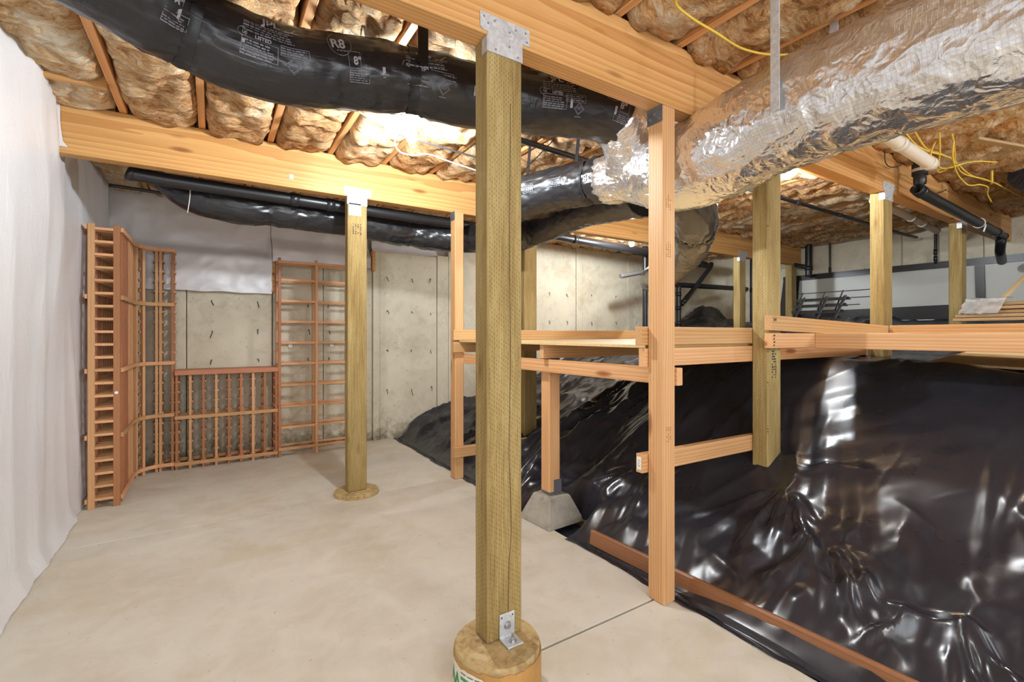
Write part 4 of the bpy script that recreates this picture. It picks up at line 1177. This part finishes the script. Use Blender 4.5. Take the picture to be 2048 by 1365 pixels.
T5.mesh('film_jacket', MAT['flex'], f5, 40, dstep=0.03); print_on(T5, f5, 0.3, -10, 9)

# ------------------------------------------------------------------ pipes
def pipe(name, label, pts, r, mat, cat='pipe', fits=(), group=None, step=0.03):
    """pipe with coupling collars at the given distances"""
    t = thing(name, label, cat, pts[0], group)
    T = Tube(pts, r, step); T.mesh('pipe_run', mat, t, 20, dstep=0.03)
    for s in fits: T.mesh('coupling', mat, t, 20, max(0, s - 0.03), min(T.L, s + 0.03), 0.005, dstep=0.03)
    return t, T
def bend(*pts):  # polyline with short rounded corners
    out = [Vector(pts[0])]
    for a, b, c in zip(pts, pts[1:], pts[2:]):
        a, b, c = Vector(a), Vector(b), Vector(c)
        k = min(0.07, (b - a).length * .4, (c - b).length * .4)
        out += [b + (a - b).normalized() * k, b + ((a - b).normalized() + (c - b).normalized()) * k * 0.29, b + (c - b).normalized() * k]
    out.append(Vector(pts[-1])); return out
A = MAT['abs']
pipe('drain_pipe', 'straight black drain pipe just behind the far beam at the left', bend((-0.38, 3.76, 2.46), (-0.34, 3.77, 2.20), (2.3, 3.76, 2.165)), 0.043, A, fits=(0.4, 1.35, 1.6))
pipe('drain_pipe', 'thin black pipe poking out left of the slung flexible duct', bend((-0.62, 4.4, 2.27), (-0.1, 4.4, 2.255)), 0.012, A)
tr, TT = pipe('drain_pipe', 'black waste pipe with a clamped rubber top in front of the near beam at right', bend((4.25, 1.25, 2.455), (4.25, 1.25, 2.215), (6.33, 1.25, 2.135), (6.42, 1.28, 2.0), (6.9, 1.36, 1.95)), 0.038, A, fits=(0.22, 0.42, 2.3, 2.55))
mb = MB(); mb.cyl((4.25, 1.25, 2.33), (4.25, 1.25, 2.41), 0.046, n=24); build('rubber_coupling', mb, MAT['rubber'], tr)
mb = MB(); mb.cyl((4.25, 1.25, 2.355), (4.25, 1.25, 2.375), 0.048, n=24); mb.box((4.20, 1.195, 2.355), (4.23, 1.21, 2.375)); build('hose_clamp', mb, MAT['steel'], tr)
mb = MB(); mb.cyl((5.62, 1.25, 2.165), (5.635, 1.25, 2.165), 0.044, n=20); mb.beam((5.62, 1.205, 2.14), (5.60, 1.215, 2.08), 0.004, 0.012); build('pipe_hook', mb, MAT['whitecable'], tr)
pv, TV = pipe('vent_pipe', 'white plastic vent pipe below the insulation near the yellow cables', [(2.7, 1.1, 2.335), (3.3, 1.1, 2.325), (3.95, 1.1, 2.30)], 0.037, MAT['pvc'], fits=(0.72, 1.2))
pv2, TV2 = pipe('vent_pipe', 'white plastic vent pipe seen below the near beam at the far right', [(5.0, 1.8, 2.40), (5.9, 1.8, 2.36), (6.62, 1.8, 2.315)], 0.034, MAT['pvc'], fits=(0.9, 1.2))
pipe('drain_pipe', 'thin black pipe crossing the brightly lit insulation on the right', [(3.2, 2.15, 2.36), (4.6, 2.15, 2.37), (6.6, 2.15, 2.36), (7.2, 2.15, 2.37)], 0.017, A, fits=(1.2, 2.0, 2.9))
pipe('drain_pipe', 'fat black pipe hung along the back wall under the far insulation', [(2.9, 4.5, 2.40), (5.1, 4.5, 2.338), (6.45, 4.5, 2.262)], 0.048, A, fits=(0.9, 2.3, 3.4))
st, TK = pipe('drain_stack', 'black drain stack with an elbow and a long arm in the back right corner', bend((5.66, 4.4, 1.15), (5.66, 4.4, 1.905), (7.37, 4.4, 1.93)), 0.037, A, fits=(0.2, 0.42, 0.62))
T = Tube([(5.70, 4.38, 1.62), (6.05, 4.36, 1.94), (6.34, 4.36, 2.20), (6.40, 4.38, 2.27)], 0.034, 0.03); T.mesh('wye_branch', A, st, 18, dstep=0.03); T.mesh('coupling', A, st, 18, 0.05, 0.2, 0.005, dstep=0.03)
pipe('drain_pipe', 'grey pipe stub sticking out left of the fir post at the back wall', [(4.70, 4.6, 1.985), (4.95, 4.6, 2.035), (5.24, 4.6, 2.09)], 0.030, MAT['greypipe'], fits=(0.5,))
pipe('drain_stack', 'dark brown stack pipe half hidden behind the fir post at the back', [(5.21, 4.62, 1.1), (5.21, 4.62, 1.7), (5.21, 4.62, 2.45)], 0.036, A, fits=(0.9,))
pipe('drain_stack', 'black vertical pipe behind the treated post on the bank', [(7.30, 4.25, 1.2), (7.30, 4.25, 2.45)], 0.045, A, fits=(0.7,))
pipe('drain_stack', 'black vertical stack on the right wall at the end of the far beam', [(7.22, 3.38, 2.02), (7.22, 3.38, 2.5)], 0.045, A, fits=(0.12,))
pipe('drain_pipe', 'black sloping branch pipe meeting the stack at the end of the far beam', bend((7.20, 3.78, 2.5), (7.20, 3.74, 2.27), (7.20, 3.40, 2.16)), 0.03, A)
pipe('hanger_rod', 'thin black rod dropping to the silver-faced board, left of the two', [(7.3, 3.14, 2.04), (7.3, 3.14, 2.5)], 0.012, A, 'rod', fits=(0.06,))
pipe('hanger_rod', 'thin black rod dropping to the silver-faced board, right of the two', [(7.3, 2.0, 2.04), (7.3, 2.0, 2.5)], 0.014, A, 'rod', fits=(0.06, 0.14))
pipe('hanger_pipe', 'thin black pipe under the joists between the two black ducts', [(1.35, 2.5, 2.455), (1.7, 2.5, 2.44), (2.05, 2.5, 2.425), (2.5, 2.5, 2.41)], 0.018, A)
ls = lumber('nailing_strip', (3.3, 1.72, 2.39), (5.2, 1.72, 2.42), 0.03, 0.04, MAT['joist']); tag(ls, 'thin wooden strip under the insulation behind the near beam at right', 'strip')
ls = lumber('nailing_strip', (4.05, 0.92, 2.43), (4.5, 0.80, 2.435), 0.045, 0.02, MAT['plank']); tag(ls, 'pale stick tucked under the insulation above the yellow cables', 'strip')

# ------------------------------------------------------------------ cables
def wire(label, runs, r, mat, group=None):
    t = thing('cable', label, 'cable', runs[0][0], group)
    for p in runs: cable('cable_run', p, r, mat, t, 0.03)
    return t
wire('single yellow cable looping under the insulation at the top centre right', [[(1.37, 1.0, 2.44), (1.42, 1.12, 2.42), (1.54, 1.15, 2.42), (1.71, 1.15, 2.415), (1.89, 1.15, 2.41), (2.05, 1.12, 2.42), (2.2, 1.08, 2.45)]], 0.0048, MAT['yellow'])
wire('bunch of yellow cables hanging loose beside the white vent pipe at right', [
    [(3.2, 1.06, 2.42), (3.66, 1.09, 2.36), (3.96, 1.05, 2.35), (4.16, 1.05, 2.36), (4.54, 1.09, 2.35), (4.92, 1.05, 2.36), (5.31, 1.03, 2.36), (5.92, 1.03, 2.37)],
    [(3.80, 1.04, 2.40), (3.82, 1.07, 2.34), (4.07, 1.12, 2.32), (4.26, 1.14, 2.32), (4.22, 1.08, 2.34), (4.12, 1.03, 2.36), (3.83, 0.97, 2.43)],
    [(3.9, 0.98, 2.41), (4.0, 1.01, 2.33), (4.34, 1.07, 2.30), (4.7, 1.10, 2.295), (4.75, 1.06, 2.30), (4.95, 1.05, 2.31), (5.07, 1.08, 2.29), (5.23, 1.09, 2.25)],
    [(3.3, 1.03, 2.43), (3.75, 1.08, 2.37), (3.99, 1.07, 2.375), (4.27, 1.07, 2.38), (4.71, 1.09, 2.37), (5.2, 1.05, 2.38)],
    [(3.72, 1.0, 2.42), (3.95, 1.06, 2.35), (4.0, 1.08, 2.30), (4.15, 1.08, 2.31), (4.35, 1.0, 2.37), (4.7, 0.95, 2.42)]], 0.0048, MAT['yellow'])
mb = MB(); mb.cyl((5.1, 1.06, 2.36), (5.1, 1.06, 2.47), 0.008); o = build('cable_staple', mb, MAT['yellow']); tag(o, 'short yellow hanger tie holding the loose yellow cables at far right', 'tie')
wire('dark cable stretched across the insulation behind the near lit bulb', [[(0.55, 2.6, 2.46), (0.83, 2.74, 2.43), (1.0, 2.79, 2.42), (1.18, 2.82, 2.42), (1.54, 2.86, 2.42), (1.9, 2.9, 2.44)]], 0.006, MAT['darkcable'])
wire('thin white cable curling round below the near lit bulb', [[(0.89, 2.63, 2.43), (0.875, 2.61, 2.32), (0.88, 2.6, 2.255), (0.92, 2.6, 2.232), (1.0, 2.61, 2.243), (1.1, 2.66, 2.285), (1.26, 2.70, 2.285), (1.45, 2.7, 2.265), (1.68, 2.7, 2.24)]], 0.004, MAT['whitecable'])
wire('thin pale wire hanging from behind the slung black duct at left', [[(-0.13, 3.85, 2.30), (-0.125, 3.85, 2.15), (-0.14, 3.86, 2.02)]], 0.0025, MAT['whitecable'])
wire('thin dark cable sagging on the near beam beside the rubber clamp', [[(3.95, 1.355, 2.49), (3.98, 1.36, 2.40), (4.06, 1.35, 2.38), (4.2, 1.34, 2.42)]], 0.004, MAT['darkcable'])
wire('thin dark cable sagging on the near beam above the black waste pipe', [[(4.55, 1.355, 2.44), (4.7, 1.36, 2.36), (4.95, 1.36, 2.34), (5.15, 1.34, 2.40)]], 0.004, MAT['darkcable'])

# ------------------------------------------------------------------ bare bulbs
def bulb(label, x, y, zt, k=1.0, group=None):
    t = thing('ceiling_bulb', label, 'lamp', (x, y, zt), group)
    mb = MB(); mb.box((x - 0.05, y - 0.05, zt), (x + 0.05, y + 0.05, zt + 0.05)); build('junction_box', mb, MAT['steeldark'], t, bevel=0.004)
    build('porcelain_holder', lathe([(0.03, -0.052 + zt), (0.042, -0.045 + zt), (0.057, -0.02 + zt), (0.06, -0.001 + zt)], 24, (x, y)), MAT['porcelain'], t, smooth=False)
    z = zt - 0.053
    prof = [(0.014, z), (0.015, z - 0.018), (0.022, z - 0.036), (0.029, z - 0.058), (0.030, z - 0.075), (0.024, z - 0.094), (0.012, z - 0.104), (0.003, z - 0.106)]
    build('glass_bulb', lathe(prof[::-1], 16, (x, y)), emit('lit_bulb', (0.85, 0.93, 1.0, 1), BULB * k), t, smooth=True)
bulb('lit bare bulb in a white porcelain holder below the black duct', 0.935, 2.50, 2.42, 1.95)
bulb('lit bare bulb far back beyond the far beam near the back wall', 4.30, 4.02, 2.42, 1.6)
bulb('lit bare bulb tucked behind the silver duct, lighting the right insulation', 3.45, 1.95, 2.44, 1.5)
bulb('lit bare bulb overhead near the left, behind the camera', 1.06, -0.9, 2.44, 0.75)
bulb('lit bare bulb overhead at the right, outside the frame', 4.6, -0.8, 2.44, 1.2)

# ------------------------------------------------------------------ right wall: foil board, grids, planks
fb = thing('foil_board', 'long silver-faced board with black taped edges on the right wall', 'panel', (7.33, 1.4, 1.42))
mb = MB(); mb.box((7.325, -1.2, 1.42), (7.36, 3.76, 2.05)); build('board', mb, MAT['foilboard'], fb)
def tape(poly):
    mb = MB(); mb.prism(poly, 'x', 7.305, 7.3245); build('edge_tape', mb, MAT['blacktape'], fb)
tape([(3.78, 2.06), (3.78, 1.985), (-1.2, 1.975), (-1.2, 2.06)]); tape([(3.78, 1.984), (3.55, 1.984), (3.60, 1.36), (3.86, 1.36)])
tape([(1.66, 1.974), (1.58, 1.974), (1.57, 1.56), (1.65, 1.56)]); tape([(3.58, 1.52), (-1.2, 1.585), (-1.2, 1.40), (3.58, 1.36)])
mb = MB(); mb.box((7.26, 2.0, 1.35), (7.32, 3.3, 1.372)); build('bottom_ledge', mb, MAT['steel'], fb)
for k in range(4):
    t = thing('wire_grid', 'black plastic wire grid leaning in a stack, %s from the front' % ('first', 'second', 'third', 'last')[k], 'grid', (5.45 + 0.045 * k, 2.45, 1.3), 'black wire grids by the silver-faced board')
    X0 = 5.42 + 0.03 * k; dy = 0.022 * k; top = 1.60 if k < 3 else 1.66
    for yb in (2.74, 2.51, 2.34):
        mb = MB(); mb.beam((X0, yb + dy, 1.22), (X0 + 0.10, yb + dy - 0.12, top), 0.011, 0.013); build('grid_bar', mb, MAT['blackplastic'], t)
    for q in range(5 + (k == 3)):
        z = 1.29 + 0.066 * q + 0.01 * k; f = (z - 1.22) / 0.4
        ext = {(3, 5): .2, (2, 4): .24, (1, 3): .14}.get((k, q), 0.03)
        mb = MB(); mb.beam((X0 + .1 * f - 0.010, 2.79 + dy - .12 * f, z), (X0 + .1 * f - 0.010, 2.30 + dy - .12 * f - ext, z), 0.008, 0.009); build('grid_bar', mb, MAT['blackplastic'], t)
for k in range(5):
    o = lumber('plank', (5.40 + 0.012 * (k % 3), 1.24 - 0.01 * k + (0.1 if k < 2 else 0), 1.318 + 0.031 * k), (5.45, -0.9, 1.325 + 0.031 * k), 0.22, 0.026, MAT['plank'], bevel=0.002)
    tag(o, 'worn grey-brown plank in the wrapped bundle at right, %s of its pile' % ('bottom one', 'second from the bottom', 'middle one', 'second from the top', 'top one')[k], 'plank', 'planks in the wrapped bundle')
bw = grid_mesh('bubble_wrap', frange(0, 1, 24), frange(0, 1, 30), lambda u, v: (5.275 + 0.2 * max(0, u - .55) + 0.012 * noise.noise(Vector((u * 5, v * 6, 1))), 1.30 - 0.24 * v - 0.08 * u + 0.01 * noise.noise(Vector((u * 7, v * 5, 6))), 1.365 + 0.125 * min(1, u / .6) + 0.012 * noise.noise(Vector((u * 6, v * 6, 3)))), MAT['bubble'])
tag(bw, 'crumpled clear bubble wrap over the left end of the plank bundle', 'bubble wrap')
o = lumber('wood_stake', (5.42, 1.07, 1.475), (6.5, 0.98, 1.95), 0.03, 0.02, MAT['ply']); tag(o, 'pale wooden stake leaning on the plank bundle at the right edge', 'stake')
mb = MB(); mb.box((0, 0, 0), (1.3, 1.9, 0.012))
o = build('plywood_sheet', mb, MAT['ply'], None, Matrix.Translation((3.50, -0.9, 0.975)) @ Matrix.Rotation(math.radians(-3.5), 4, 'Y') @ Matrix.Rotation(math.radians(1.5), 4, 'X'))
tag(o, 'loose plywood sheet lying on the bank under the right part of the platform', 'plywood')
